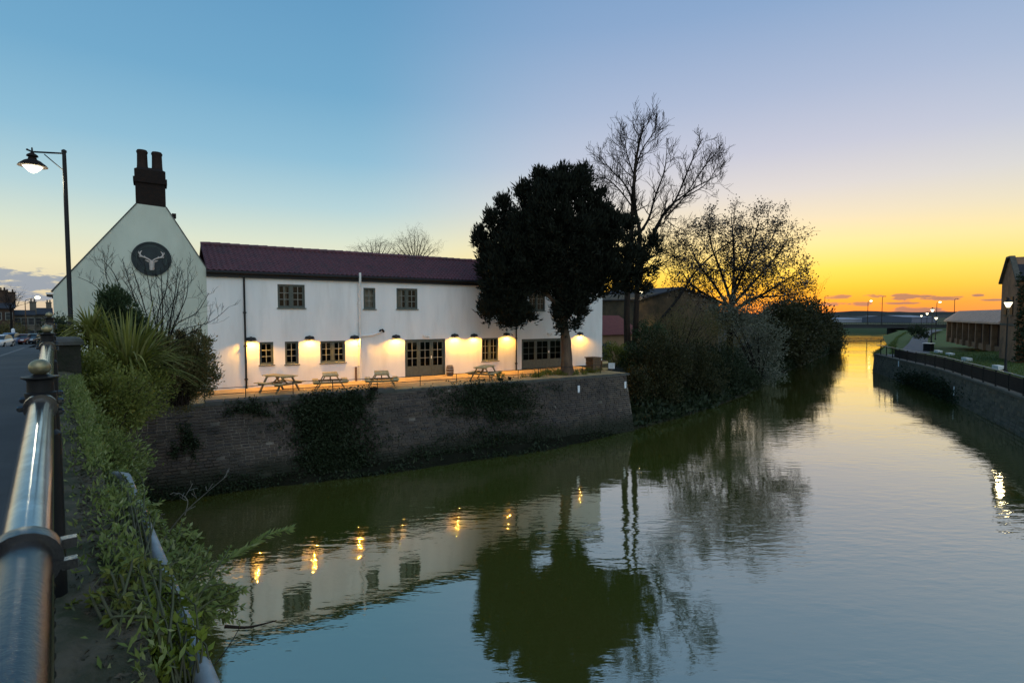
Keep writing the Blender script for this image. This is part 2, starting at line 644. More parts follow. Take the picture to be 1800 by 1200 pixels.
def twig(mb, p, d, L, r, lev, kids, up=0.25, wob=0.22, sides=4, spread=0.8, tips=None, lr=0.62, rmin=0.004):
    """a bare branch that bends upwards and carries smaller ones"""
    k = 4 if lev > 0 else 3
    pts = [p.copy()]
    dd = d.normalized()
    for i in range(k):
        dd = (dd + nrand() * wob * 0.5 + Vector((0, 0, up * 0.35))).normalized()
        pts.append(pts[-1] + dd * (L / k))
    rad = [max(r * (1 - 0.75 * i / k), rmin) for i in range(k + 1)]
    mb.tube(pts, rad, sides, cap=False)
    if tips is not None:
        tips.append((pts[-1], dd))
        if lev <= 1:
            for q in pts[1:-1]:
                tips.append((q, dd))
    if lev > 0:
        for j in range(kids):
            f = 0.2 + 0.8 * (j + random.random()) / kids
            i = min(int(f * k), k - 1)
            q = pts[i].lerp(pts[i + 1], f * k - i)
            ax = (pts[i + 1] - pts[i]).normalized()
            s = nrand()
            s = (s - ax * s.dot(ax)).normalized()
            nd = (ax * (1 - spread * 0.5) + s * spread + Vector((0, 0, up))).normalized()
            twig(mb, q, nd, L * lr * random.uniform(0.7, 1.15), rad[i] * 0.6, lev - 1, kids, up, wob, max(3, sides - 1), spread, tips, lr, rmin)


def smoothline(pts, per=4):
    """Catmull-Rom through points"""
    out = []
    n = len(pts)
    for i in range(n - 1):
        p0, p1, p2, p3 = pts[max(i - 1, 0)], pts[i], pts[i + 1], pts[min(i + 2, n - 1)]
        for k in range(per):
            t = k / per
            out.append(0.5 * ((2 * p1) + (p2 - p0) * t + (2 * p0 - 5 * p1 + 4 * p2 - p3) * t * t + (3 * p1 - p0 - 3 * p2 + p3) * t ** 3))
    out.append(pts[-1])
    return out


def limb(mb, pts, r0, r1, sides=7):
    L = smoothline([Vector(p) for p in pts])
    k = len(L) - 1
    mb.tube(L, [r0 + (r1 - r0) * i / k for i in range(k + 1)], sides)
    return L


def limb_twigs(mb, L, r0, r1, start, count, length, lev, kids, **kw):
    k = len(L) - 1
    for j in range(count):
        f = start + (1 - start) * (j + random.random()) / count
        i = min(int(f * k), k - 1)
        q = L[i].lerp(L[i + 1], f * k - i)
        ax = (L[i + 1] - L[i]).normalized()
        s = nrand()
        s = (s - ax * s.dot(ax)).normalized()
        d = (ax * 0.7 + s * 0.75).normalized()
        twig(mb, q, d, length * random.uniform(0.6, 1.2) * (1.15 - 0.55 * f), (r0 + (r1 - r0) * f) * 0.5, lev, kids, **kw)
# ------------------------------------------------------------------ water
def water_mat():
    m = bpy.data.materials.new('river_water')
    m.use_nodes = True
    T = NT(m.node_tree)
    T.n.clear()
    geo = T.node('ShaderNodeNewGeometry')
    mp = T.node('ShaderNodeMapping')
    T.l.new(geo.outputs['Position'], mp.inputs[0])
    mp.inputs['Rotation'].default_value = (0, 0, R(-35))
    mp.inputs['Scale'].default_value = (0.55, 1.5, 1)
    n1 = T.noise(mp.outputs[0], 2.4, 3, 0.5)
    n2 = T.noise(geo.outputs['Position'], 0.35, 2, 0.5)
    wind = T.smooth(T.noise(mp.outputs[0], 0.10, 3, 0.6), 0.38, 0.62, 0.35, 1.5)
    hgt = T.math('ADD', T.math('MULTIPLY', T.math('MULTIPLY', n1, wind), 0.021), T.math('MULTIPLY', n2, 0.026))
    bp = T.node('ShaderNodeBump')
    bp.inputs['Strength'].default_value = 1.0
    bp.inputs['Distance'].default_value = 0.42
    T.l.new(hgt, bp.inputs['Height'])
    lw = T.node('ShaderNodeFresnel')
    lw.inputs[0].default_value = 1.9
    fac = T.smooth(lw.outputs[0], 0.0, 0.72, 0.44, 0.96)
    df = T.node('ShaderNodeBsdfDiffuse')
    murk = T.smooth(T.noise(geo.outputs['Position'], 0.12, 3, 0.5), 0.35, 0.65)
    T.l.new(T.mix(murk, (0.070, 0.088, 0.014, 1), (0.088, 0.090, 0.018, 1)), df.inputs[0])
    gl = T.node('ShaderNodeBsdfGlossy')
    gl.inputs['Roughness'].default_value = 0.03
    gl.inputs[0].default_value = (1.0, 0.95, 0.83, 1)
    T.l.new(bp.outputs[0], gl.inputs['Normal'])
    mx = T.node('ShaderNodeMixShader')
    T.l.new(fac, mx.inputs[0])
    T.l.new(df.outputs[0], mx.inputs[1])
    T.l.new(gl.outputs[0], mx.inputs[2])
    o = T.node('ShaderNodeOutputMaterial')
    T.l.new(mx.outputs[0], o.inputs[0])
    return m


def sheet(name, pts, m, kind='structure', depth=None):
    """flat or sloping polygon; with depth it becomes a solid slab"""
    mb = MB()
    if depth:
        mb.prism(list(reversed([Vector(p) for p in pts])), (0, 0, -depth))
    else:
        mb.add(pts, [tuple(range(len(pts)))])
    o = mb.build(name, m)
    o['kind'] = kind
    return o


water = sheet('river', [(-400, -60, 0), (600, -60, 0), (1500, 400, 0), (-600, 400, 0)], water_mat())
sheet('river_bed', [(-5000, -2500, -3), (5000, -2500, -3), (5000, 5000, -3), (-5000, 5000, -3)], M_mud)

# ------------------------------------------------------------------ quay wall line
W0 = wz(360, 708, ZT)
W1 = wz(1100, 655, ZT)
WU = (W1 - W0).normalized()                 # along the wall, downstream
WN = Vector((WU.y, -WU.x, 0))               # out over the river
UL = -4.6                                    # left end reaches the bridge
UR = (W1 - W0).length


def wp(u, z, out=0.0):
    return W0 + WU * u + WN * out + Vector((0, 0, z - W0.z))


foot = [wz(250, 884, 0), wz(380, 868, 0), wz(500, 856, 0), wz(640, 842, 0), wz(775, 823, 0), wz(883, 807, 0), wz(969, 794, 0), wz(1050, 774, 0), wz(1110, 753, 0)]
FUL = [(p - W0).dot(WU) for p in foot]
FBT = [min(max((p - W0).dot(WN), 0.78), 1.12) for p in foot]


def batter(u):
    return float(np.interp(u, FUL, FBT))


def face_out(z, u):
    return batter(u) * (1 - z / ZT)


# ------------------------------------------------------------------ road on the bridge approach
def road_z(s):
    if s < 10.5:
        return 5.35 + 0.026 * s
    if s < 30:
        t = (s - 10.5) / 19.5
        return 5.623 + 0.026 * 10.5 * (t - t * t * 2.2) * 1.0 - 0.25 * t * t
    z30 = 5.623 + 0.273 * (1 - 2.2) - 0.25
    return max(2.85, z30 - (s - 30) * 0.031)


def ribbon(name, r0, r1, s0, s1, dz, m, step=1.5, thick=None):
    mb = MB()
    n = int((s1 - s0) / step)
    vs = []
    for i in range(n + 1):
        s = s0 + (s1 - s0) * i / n
        z = road_z(s) + dz
        vs += [rs(r0, s, z), rs(r1, s, z)]
    fs = [(2 * i, 2 * i + 1, 2 * i + 3, 2 * i + 2) for i in range(n)]
    mb.add(vs, fs)
    if thick:
        vb = [v - Vector((0, 0, thick)) for v in vs]
        o = len(mb.v)
        mb.v.extend([tuple(p) for p in vb])
        for i in range(n):
            for k in (0, 1):
                a, b = 2 * i + k, 2 * i + 2 + k
                mb.f.append((a, b, b + o, a + o))
    ob = mb.build(name, m)
    ob['kind'] = 'structure'
    return ob


ribbon('road', -9.0, -2.05, -12, 125, 0.0, M_asphalt)
ribbon('pavement', -1.9, -0.13, -12, 60, 0.115, M_asphalt, thick=0.5)
ribbon('kerb', -2.05, -1.9, -12, 60, 0.12, M_kerb, thick=0.3)
ribbon('far_pavement', -12.0, -9.0, -12, 125, 0.11, M_asphalt, thick=0.5)

# bridge side: ledge outside the railing and the wall below it
mb = MB()
ns, nr = 130, 9
S0, S1 = -6.0, 15.5
grid = []
for i in range(ns + 1):
    s = S0 + (S1 - S0) * i / ns
    for j in range(nr + 1):
        r = -0.13 + 0.40 * j / nr
        z = road_z(s) + 0.13 - 0.08 * j / nr + random.uniform(-0.012, 0.012)
        grid.append(rs(r + (random.uniform(-0.012, 0.012) if 0 < j else 0), s, z))
fs = [(i * (nr + 1) + j, i * (nr + 1) + j + 1, (i + 1) * (nr + 1) + j + 1, (i + 1) * (nr + 1) + j) for i in range(ns) for j in range(nr)]
mb.add(grid, fs)
o = len(mb.v)
for i in range(ns + 1):
    s = S0 + (S1 - S0) * i / ns
    mb.v.append(tuple(rs(0.27, s, road_z(s) - 0.16)))
    mb.v.append(tuple(rs(0.22, s, road_z(s) - 0.18)))
    mb.v.append(tuple(rs(0.22, s, -0.6)))
for i in range(ns):
    a = i * (nr + 1) + nr
    b = a + nr + 1
    p, q = o + 3 * i, o + 3 * i + 3
    mb.f += [(a, p, q, b), (p, p + 1, q + 1, q), (p + 1, p + 2, q + 2, q + 1)]
led = mb.build('bridge_wall', M_mossy, None, True)
tag(led, 'mossy brown stone ledge of the bridge just outside the black railing', 'wall')

# litter and moss on the ledge
P = np.array([rs(random.uniform(0.0, 0.26), s, road_z(s) + 0.085) for s in rng.uniform(0.4, 12, 3600)])
D = rng.normal(size=(len(P), 3)) * np.array([1, 1, 0.25])
leaves('leaf_litter', P, D, rng.uniform(0.012, 0.045, len(P)), rng.uniform(0.008, 0.025, len(P)), L_litter, kind='stuff')

mb = MB()
mb.tube([rs(0.52, s, road_z(s) - 0.36) for s in np.linspace(-4, 7, 9)]+ [rs(0.46, 7.4, road_z(7) - 0.42), rs(0.40, 7.8, road_z(7) - 0.60)], 0.055, 12)
pipe = mb.build('service_pipe', M_pipe, None, True)
tag(pipe, 'pale bluish grey pipe running along the outside of the bridge among leaves', 'pipe')
for s in (0.6, 5.6):
    c = MB()
    c.tube([rs(0.52, s - 0.04, road_z(s) - 0.36), rs(0.52, s + 0.04, road_z(s) - 0.36)], 0.075, 12)
    c.bar(rs(0.21, s, road_z(s) - 0.36), rs(0.52, s, road_z(s) - 0.36), 0.05, 0.05)
    c.build('pipe_clip', M_steel, pipe)

# brick pier at the end of the railing
pt = thing('parapet_pier', 'square dark mossy pier with rounded cap beyond the railing', 'pier', rs(0.16, 14.9, 0), -ROAD_A * 0 + math.atan2(RD.y, RD.x))
pz0, pz1 = 3.2, H - 0.62
b_ = MB().box((-0.30, -0.24, pz0), (0.30, 0.24, pz1))
b_.build('pier_body', M_pier, pt)
b_ = MB()
b_.loft([[(x * k, y * k, z) for (x, y) in ((-0.36, -0.30), (0.36, -0.30), (0.36, 0.30), (-0.36, 0.30))] for k, z in ((1, pz1), (1.0, pz1 + 0.07), (0.86, pz1 + 0.13), (0.55, pz1 + 0.16))])
b_.build('pier_cap', M_coping, pt)
# continuing low parapet towards the building
pw = MB().obox(rs(0.16, 17.6, 4.4), RD * 2.4, RN * 0.18, Vector((0, 0, 1.35)))
tag(pw.build('parapet_wall', M_pier), 'low dark wall running on from the pier towards the white gable', 'wall')

# ------------------------------------------------------------------ left land
BK = Vector((-WN.x, -WN.y, 0)) * 46
terr = [wp(UL, ZT, -0.05), wp(UR, ZT, -0.05), wp(UR, ZT, -0.05) + BK, wp(UL, ZT, -0.05) + BK]
sheet('terrace', terr, M_gravel, depth=0.6)

bank_edge = [wp(UR, 0, 0.62), wz(1190, 735, 0), wz(1262, 712, 0), wz(1318, 690, 0), wz(1346, 668, 0), wz(1400, 645, 0), wz(1478, 613, 0),
             Vector((112, 186, 0)), Vector((119, 206, 0))]
mb = MB()
cols = 7
rows = []
for i, p in enumerate(bank_edge):
    q = bank_edge[min(i + 1, len(bank_edge) - 1)] - bank_edge[max(i - 1, 0)]
    nrm = Vector((-q.y, q.x, 0)).normalized()
    rows.append([p + nrm * d + Vector((0, 0, z)) for d, z in ((0, -0.8), (0.05, 0.12), (0.9, 0.45), (2.4, 1.1), (4.5, 1.9), (9, 2.5), (30, 2.7))])
for r_ in rows:
    mb.v.extend([tuple(p) for p in r_])
for i in range(len(rows) - 1):
    for j in range(cols - 1):
        a = i * cols + j
        mb.f.append((a, a + cols, a + cols + 1, a + 1))
mb.build('left_bank', M_soil, None, True)['kind'] = 'structure'
sheet('yard_ground', [wp(UR, 2.4, -7), Vector((25, 66, 2.4)), Vector((84, 160, 2.4)), Vector((96, 214, 2.4)), Vector((-190, 214, 2.4)), Vector((-190, 96, 2.4)),
                      wp(UL, 2.4, 0) + BK * 0.9, wp(UR, 2.4, 0) + BK * 0.6], M_soil)
sheet('street_ground', [rs(0.2, 15, 2.7), rs(0.2, 125, 2.7), rs(-60, 125, 2.7), rs(-60, -10, 2.7), rs(-12, -10, 2.7), rs(-12, 15, 2.7)], M_asphalt)

# muddy foot of the quay wall
mb = MB()
rows = []
fl = smoothline(foot, 6)
for p in fl:
    u = (p - W0).dot(WU)
    base = wp(u, 0.4, face_out(0.4, u) - 0.05)
    row = []
    for k in range(7):
        t = k / 6
        q = Vector((p.x, p.y, -0.25)).lerp(base, t)
        q.z = -0.25 + 0.62 * (t ** 0.75) + random.uniform(-0.06, 0.06)
        row.append(q)
    rows.append(row)
for r_ in rows:
    mb.v.extend([tuple(p) for p in r_])
for i in range(len(rows) - 1):
    for j in range(6):
        a = i * 7 + j
        mb.f.append((a, a + 7, a + 8, a + 1))
mb.build('mud_bank', M_mud, None, True)['kind'] = 'structure'

# ------------------------------------------------------------------ quay wall: brick by brick
quay = thing('quay_wall', 'old dark brick river wall below the lamplit terrace, stained and leaning back', 'wall', wp(0, 0))
quay.rotation_euler = (0, 0, math.atan2(WU.y, WU.x))
QI = quay.matrix_basis.inverted()
# local frame: x along the wall, -y out over the river
TOPL = ZT + 0.42          # taller at the left end


def top_at(u):
    if u < -0.7:
        return TOPL
    return ZT - 0.14


mb = MB()
for (u0, u1) in ((UL, -0.7), (-0.7, UR)):
    zt = top_at((u0 + u1) / 2)
    nk = max(2, int((u1 - u0) / 0.6))
    mb.loft([[(u, 0.02 - face_out(-0.5, u), -0.5), (u, 0.02 - face_out(zt, u), zt), (u, 0.45, zt), (u, 0.45, -0.5)] for u in np.linspace(u0, u1, nk)])
# rough return at the downstream end
mb.build('mortar_core', M_mortar, quay)
BW, BH, JT = 0.30, 0.118, 0.024
spec = []
for k in range(int((TOPL + 0.35) / BH)):
    z0 = -0.3 + k * BH
    off = (k % 2) * BW * 0.5 + random.uniform(-0.03, 0.03)
    u = UL + off - BW
    while u < UR - 0.05:
        w = BW * random.choice((1, 1, 1, 0.98, 0.5, 1.02))
        a, b = max(u, UL), min(u + w, UR)
        if b - a > 0.08 and z0 + BH < top_at((a + b) / 2) + 0.03:
            if random.random() > 0.012:
                spec.append((a, b, z0))
        u += w


def brick_verts(w, h, jog):
    d0, d1 = 0.03, 0.012 + jog
    e = 0.008
    f = [(0, d0, 0), (w, d0, 0), (w, d0, h), (0, d0, h), (e, -d1, e), (w - e, -d1, e), (w - e, -d1, h - e), (e, -d1, h - e)]
    return f, [(4, 5, 6, 7), (0, 1, 5, 4), (1, 2, 6, 5), (2, 3, 7, 6), (3, 0, 4, 7)]


vis = []
for i, (a, b, z0) in enumerate(spec):
    w_ = wp((a + b) / 2, z0, face_out(z0, a))
    px = 900 + FPX * w_.x / w_.y
    score = w_.y if px > 235 and z0 > 0.9 and px < 540 else 999
    vis.append((score, i))
chosen = set(i for s_, i in sorted(vis)[:300])
shared = {}
stuff = MB()
for i, (a, b, z0) in enumerate(spec):
    w, h = b - a - JT, BH - JT
    jog = random.choice((0.0, 0.006, 0.012, 0.018, 0.03, 0.042)) + 0.002
    y0 = -face_out(z0, (a + b) / 2)
    tilt = math.atan(batter((a + b) / 2) / ZT)
    yaw = -(batter(b) - batter(a)) * (1 - z0 / ZT) / max(b - a, 0.01)
    if i in chosen:
        key = (round(w, 2), jog)
        if key not in shared:
            v, f = brick_verts(w, h, jog)
            shared[key] = MB().add(v, f).mesh('brick', M_brick)
        o = link('brick', shared[key], quay)
        o.location = (a, y0, z0)
        o.rotation_euler = (-tilt, random.uniform(-0.012, 0.012), yaw + random.uniform(-0.015, 0.015))
    else:
        v, f = brick_verts(w, h, jog)
        stuff.add([(x + a, y + y0 + z * math.tan(tilt) + (x - w / 2) * yaw, z + z0) for x, y, z in v], f)
tag(stuff.build('brickwork', M_brick, quay), kind='stuff')
u = UL
cop = {}
while u < UR - 0.3:
    L = random.choice((0.7, 0.85, 1.0))
    if u < -0.7:
        L = min(L, -0.7 - u + 1e-3) if -0.7 - u > 0.2 else L
    zt = top_at(u + L / 2)
    hgt = 0.19 if 0 < u < 7.2 else 0.12
    key = (round(L, 2), hgt)
    if key not in cop:
        c = MB()
        c.loft([[(x0, y0, z) for x0, y0 in ((0.006 + e, -0.09 + e), (L - 0.006 - e, -0.09 + e), (L - 0.006 - e, 0.46 - e), (0.006 + e, 0.46 - e))] for z, e in ((0, 0), (hgt - 0.02, 0), (hgt, 0.02))])
        cop[key] = c.mesh('coping_stone', M_coping)
    o = link('coping_stone', cop[key], quay)
    o.location = (u, random.uniform(-0.015, 0.015), zt + 0.002)
    o.rotation_euler = (random.uniform(-0.01, 0.01), random.uniform(-0.006, 0.006), random.uniform(-0.012, 0.012))
    u += L
for (px, py) in ((993, 679), (1079, 673)):
    d = ray(px, py)
    uu = (wz(px, py, 2.7) - W0).dot(WU)
    p = wp(uu, 2.7, face_out(2.7, uu) + 0.05)
    c = MB().obox((0, 0, 0), (0.07, 0, 0), (0, 0.02, 0), (0, 0, 0.2))
    c.lathe((0, -0.02, 0.14), [(0.02, 0), (0.03, 0.02), (0.02, 0.04)], 6)
    o = c.build('water_marker', M_white)
    o.location = p
    o.rotation_euler = (0, 0, math.atan2(WU.y, WU.x))
    tag(o, 'small white marker plate high on the quay wall below the yew trunk' if px < 1000 else 'small white marker plate at the far right end of the quay wall', 'marker')

# ------------------------------------------------------------------ the inn
F0 = wz(432, 682, ZT)
F1 = wz(1058, 640, ZT)
FU = (F1 - F0).normalized()
FANG = math.atan2(FU.y, FU.x)
FN = Vector((FU.y, -FU.x, 0))
inn = thing('riverside_inn', 'long white rendered riverside inn with a chimneyed gable and low pantiled wing', 'inn', F0, FANG)


def fac(px, py, d=0.0):
    """pixel -> (t, h) on the front plane pushed d into the building"""
    r = Vector(ray(px, py))
    o_ = F0 - FN * d
    k = (o_ - Vector((0, 0, H))).dot(FN) / r.dot(FN)
    q = Vector((0, 0, H)) + r * k
    return (q - o_).dot(FU), q.z - ZT


TE = (F1 - F0).length
tg0, hg0 = fac(93, 512)
ta0, ha0 = fac(240, 358)
ta1, ha1 = fac(292, 365)
tk, hk = fac(362, 471)
_, he = fac(650, 494)              # underside of gutter
_, hr = fac(650, 448, 3.2)         # ridge
EAVE = he + 0.05

# openings ------------------------------------------------------------
WINS = [(488, 500, 536, 541, 2, 3, 'u'), (639, 506, 660, 543, 1, 3, 'u'), (697, 507, 734, 543, 2, 3, 'u'), (930, 513, 958, 546, 2, 3, 'u'),
        (456, 601, 481, 641, 1, 3, 'l'), (501, 600, 525, 640, 1, 3, 'l'), (563, 599, 607, 637, 2, 3, 'l'), (847, 594, 876, 634, 2, 3, 'l')]
DOORS = [(712, 596, 783, 664, 3), (917, 595, 990, 650, 3)]


def box_of(x0, y0, x1, y1):
    a = fac(x0, (y0 + y1) / 2)[0]
    b = fac(x1, (y0 + y1) / 2)[0]
    xm = (x0 + x1) / 2
    return a, b, fac(xm, y1)[1], fac(xm, y0)[1]


wb = [box_of(*w[:4]) for w in WINS]
db = [box_of(*d[:4]) for d in DOORS]
db = [(a, b, 0.0, z1) for a, b, z0, z1 in db]
allb = wb + db
ts = sorted(set([tk, TE] + [round(v, 4) for b in allb for v in b[:2]]))
zs = sorted(set([0.0, EAVE] + [round(v, 4) for b in allb for v in b[2:]]))
mb = MB()
for i in range(len(ts) - 1):
    for j in range(len(zs) - 1):
        tm, zm = (ts[i] + ts[i + 1]) / 2, (zs[j] + zs[j + 1]) / 2
        if any(b[0] < tm < b[1] and b[2] < zm < b[3] for b in allb):
            continue
        mb.add([(ts[i], 0, zs[j]), (ts[i + 1], 0, zs[j]), (ts[i + 1], 0, zs[j + 1]), (ts[i], 0, zs[j + 1])], [(0, 1, 2, 3)])
RV = 0.2
for (a, b, z0, z1) in allb:
    mb.add([(a, 0, z0), (b, 0, z0), (b, 0, z1), (a, 0, z1), (a, RV, z0), (b, RV, z0), (b, RV, z1), (a, RV, z1)], [(0, 4, 5, 1), (1, 5, 6, 2), (2, 6, 7, 3), (3, 7, 4, 0)])
DEP = 6.4
mb.add([(TE, 0, 0), (TE, DEP, 0), (TE, DEP, EAVE), (TE, DEP / 2, hr - 0.1), (TE, 0, EAVE)], [(0, 1, 2, 3, 4)])
mb.add([(tk, DEP, 0), (TE, DEP, 0), (TE, DEP, EAVE), (tk, DEP, EAVE)], [(3, 2, 1, 0)])
mb.build('wing_wall', M_render, inn)
# dark rooms behind the windows
mb = MB()
mb.add([(tk, 2.5, 0.01), (TE - 0.05, 2.5, 0.01), (TE - 0.05, 2.5, EAVE), (tk, 2.5, EAVE), (tk, 0.22, 0.01), (TE - 0.05, 0.22, 0.01), (TE - 0.05, 0.22, EAVE), (tk, 0.22, EAVE)],
       [(0, 1, 2, 3), (0, 1, 5, 4), (2, 3, 7, 6)])
mb.build('room_interior', M_int, inn)

# gable
GO = -0.03
gp = [(tg0, GO, -0.4), (tk, GO, -0.4), (tk, GO, hk), (ta1, GO, ha1), (ta0, GO, ha0), (tg0, GO, hg0)]
mb = MB().prism(gp, (0, 0.4, 0))
mb.prism([(tg0, 0.37, -0.4), (tg0 + 0.35, 0.37, -0.4), (tg0 + 0.35, 0.37, hg0 - 0.1), (tg0, 0.37, hg0 - 0.1)], (0, 9, 0))
mb.build('gable_wall', M_oldrender, inn)
mb = MB()
tm_ = (ta0 + ta1) / 2
hm_ = (ha0 + ha1) / 2
M_slatecop = pm('verge_mortar', (0.10, 0.10, 0.095), (0.06, 0.06, 0.06), 3, 0.9)
for (p, q) in (((tg0 - 0.05, hg0 - 0.16), (tm_, hm_ + 0.1)), ((tk + 0.1, hk - 0.12), (tm_, hm_ + 0.1))):
    mb.add([(p[0], 0.1, p[1]), (q[0], 0.1, q[1]), (q[0], 9.4, q[1]), (p[0], 9.4, p[1]), (p[0], 0.1, p[1] - 0.12), (q[0], 0.1, q[1] - 0.12), (q[0], 9.4, q[1] - 0.12), (p[0], 9.4, p[1] - 0.12)],
           [(0, 1, 2, 3), (4, 7, 6, 5), (0, 4, 5, 1), (1, 5, 6, 2), (2, 6, 7, 3), (3, 7, 4, 0)])
mb.build('gable_roof', M_tile, inn)
# coping strips along the verges
for (p, q) in (((tg0 - 0.06, hg0 - 0.04), (ta0, ha0)), ((tk + 0.03, hk - 0.04), (ta1, ha1))):
    MB().bar((p[0], 0.17, p[1] + 0.02), (q[0], 0.17, q[1] + 0.02), 0.46, 0.04).build('verge_coping', M_slatecop, inn)
kx, kh = fac(305, 379)

MB().box((kx - 0.06, -0.05, kh - 0.09), (kx + 0.10, 0.35, kh + 0.09)).build('verge_block', M_brickdark, inn)
MB().box((tg0 - 0.22, -0.05, hg0 - 0.12), (tg0 + 0.02, 0.2, hg0 - 0.05)).build('eave_bracket', M_pvc, inn)
MB().box((tg0 - 0.2, -0.04, hg0 - 0.22), (tg0 - 0.02, 0.9, hg0 - 0.13)).build('side_gutter', M_black, inn)

# chimney
tc0, tc1 = fac(238, 340)[0], fac(291, 340)[0]
chh = fac(265, 322)[1]
cht = fac(265, 296)[1]
cw = tc1 - tc0
mb = MB()
mb.box((tc0, 0.02, min(ha0, ha1) - 0.4), (tc1, 0.85, chh))
mb.box((tc0 - 0.07, -0.05, chh), (tc1 + 0.07, 0.92, chh + 0.22))
mb.box((tc0 - 0.02, 0.0, chh + 0.222), (tc1 + 0.02, 0.87, cht - 0.08))
mb.loft([[(tc0 - 0.02 + e, 0.0 + e, z), (tc1 + 0.02 - e, 0.0 + e, z), (tc1 + 0.02 - e, 0.87 - e, z), (tc0 - 0.02 + e, 0.87 - e, z)] for z, e in ((cht - 0.08, 0), (cht + 0.06, 0.2))])
chim = mb.build('chimney', M_brickdark, inn)
for (px, py) in ((249.5, 266), (275.5, 270)):
    t_, h_ = fac(px, py, 0.4)
    p_ = MB()
    L_ = h_ - cht + 0.1
    p_.lathe((t_, 0.43, cht - 0.05), [(0.22, 0), (0.2, L_ * 0.3), (0.19, L_ * 0.82), (0.21, L_ * 0.86), (0.215, L_ * 0.94), (0.19, L_ * 0.95), (0.185, L_), (0.14, L_)], 14)
    p_.build('chimney_pot', M_pot, chim, True)

# wing roof: real pantile waves
mb = MB()
t0r, t1r = tk + 0.01, TE + 0.15
pit = 0.235
nw = int((t1r - t0r) / pit)
rowsn = 12
yb, yt = -0.22, DEP / 2
zb, zt_ = EAVE + 0.20, hr
SUB = 6
for r_ in range(rowsn):
    ya, yc = yb + (yt - yb) * r_ / rowsn, yb + (yt - yb) * (r_ + 1) / rowsn
    za, zc = zb + (zt_ - zb) * r_ / rowsn, zb + (zt_ - zb) * (r_ + 1) / rowsn
    base = len(mb.v)
    for i in range(nw * SUB + 1):
        ph = (i % SUB) / SUB * 2 * math.pi
        wv = 0.034 * math.sin(ph) + 0.012 * math.sin(2 * ph)
        t = t0r + i * pit / SUB
        mb.v.append((t, ya, za + wv + 0.045))
        mb.v.append((t, yc + 0.02, zc + wv + 0.012))
        mb.v.append((t, ya, za + wv + 0.012))
    for i in range(nw * SUB):
        a = base + 3 * i
        mb.f.append((a, a + 3, a + 4, a + 1))
        mb.f.append((a + 2, a + 5, a + 3, a))
tag(mb.build('pantiles', M_tile, inn, True), kind='stuff')
mb = MB()
mb.add([(t0r, yb, zb - 0.03), (t1r, yb, zb - 0.03), (t1r, yt, zt_ - 0.03), (t0r, yt, zt_ - 0.03), (t1r, DEP + 0.2, zb - 0.03), (t0r, DEP + 0.2, zb - 0.03)], [(0, 1, 2, 3), (3, 2, 4, 5)])
mb.build('roof_deck', M_tile, inn)
rt = MB()
rt.tube([(0, yt, zt_ + 0.02), (0.45, yt, zt_ + 0.035)], [0.115, 0.125], 10)
rme = rt.mesh('ridge_tile', M_tile, True)
for i in range(int((t1r - t0r) / 0.45)):
    o = link('ridge_tile', rme, inn)
    o.location = (t0r + 0.45 * i, 0, random.uniform(-0.008, 0.008))
# fascia and gutter
MB().box((tk, -0.15, EAVE - 0.10), (TE + 0.1, -0.004, EAVE + 0.17)).build('fascia', M_black, inn)
g = MB()
g.tube([(tk + 0.0, -0.2, EAVE + 0.115), (TE + 0.12, -0.2, EAVE + 0.115)], 0.085, 10)
g.build('gutter', M_black, inn, True)


def downpipe(px, m, top, rad=0.045, bottom=0.0, py=580):
    t = fac(px, py)[0]
    d = MB()
    d.tube([(t, -0.08, bottom), (t, -0.08, top - 0.15), (t, -0.2, top)], rad, 8)
    for z in np.arange(bottom + 0.4, top - 0.3, 1.6):
        d.box((t - rad * 1.6, -0.12, z), (t + rad * 1.6, -0.002, z + 0.06))
    return d.build('downpipe', m, inn, True)


downpipe(430.5, M_black, EAVE + 0.1)
downpipe(906.5, M_black, EAVE + 0.1)
t_, h_ = fac(630, 470)
sp = MB()
sp.tube([(t_, -0.1, 0), (t_, -0.1, he - 0.25), (t_, -0.26, he - 0.02), (t_, -0.26, h_ - 0.3)], 0.062, 10)
for z in (0.8, 1.9, 3.0, 4.1):
    sp.lathe((t_, -0.1, z), [(0.072, 0), (0.072, 0.08)], 10)
    sp.box((t_ - 0.1, -0.1, z + 0.02), (t_ + 0.1, -0.002, z + 0.06))
soil = sp.build('soil_pipe', M_pvc, inn, True)
t2, h2 = fac(668, 583)
t1_, h1 = fac(634, 590)
sb = MB()
sb.tube([(t_ + 0.05, -0.1, h1 - 0.0), (t2 - 0.45, -0.1, h1 + 0.04), (t2 - 0.15, -0.1, h1 + 0.15), (t2, -0.1, h2 - 0.02)], 0.05, 8)
sb.build('branch_pipe', M_pvc, inn, True)
sb = MB()
sb.tube([(t2 - 0.06, -0.1, h2), (t2, -0.1, h2 + 0.1), (t2 + 0.1, -0.1, h2 + 0.12), (t2 + 0.2, -0.05, h2)], 0.055, 8)
sb.build('pipe_elbow', M_black, inn, True)

# windows
pane_cache = {}


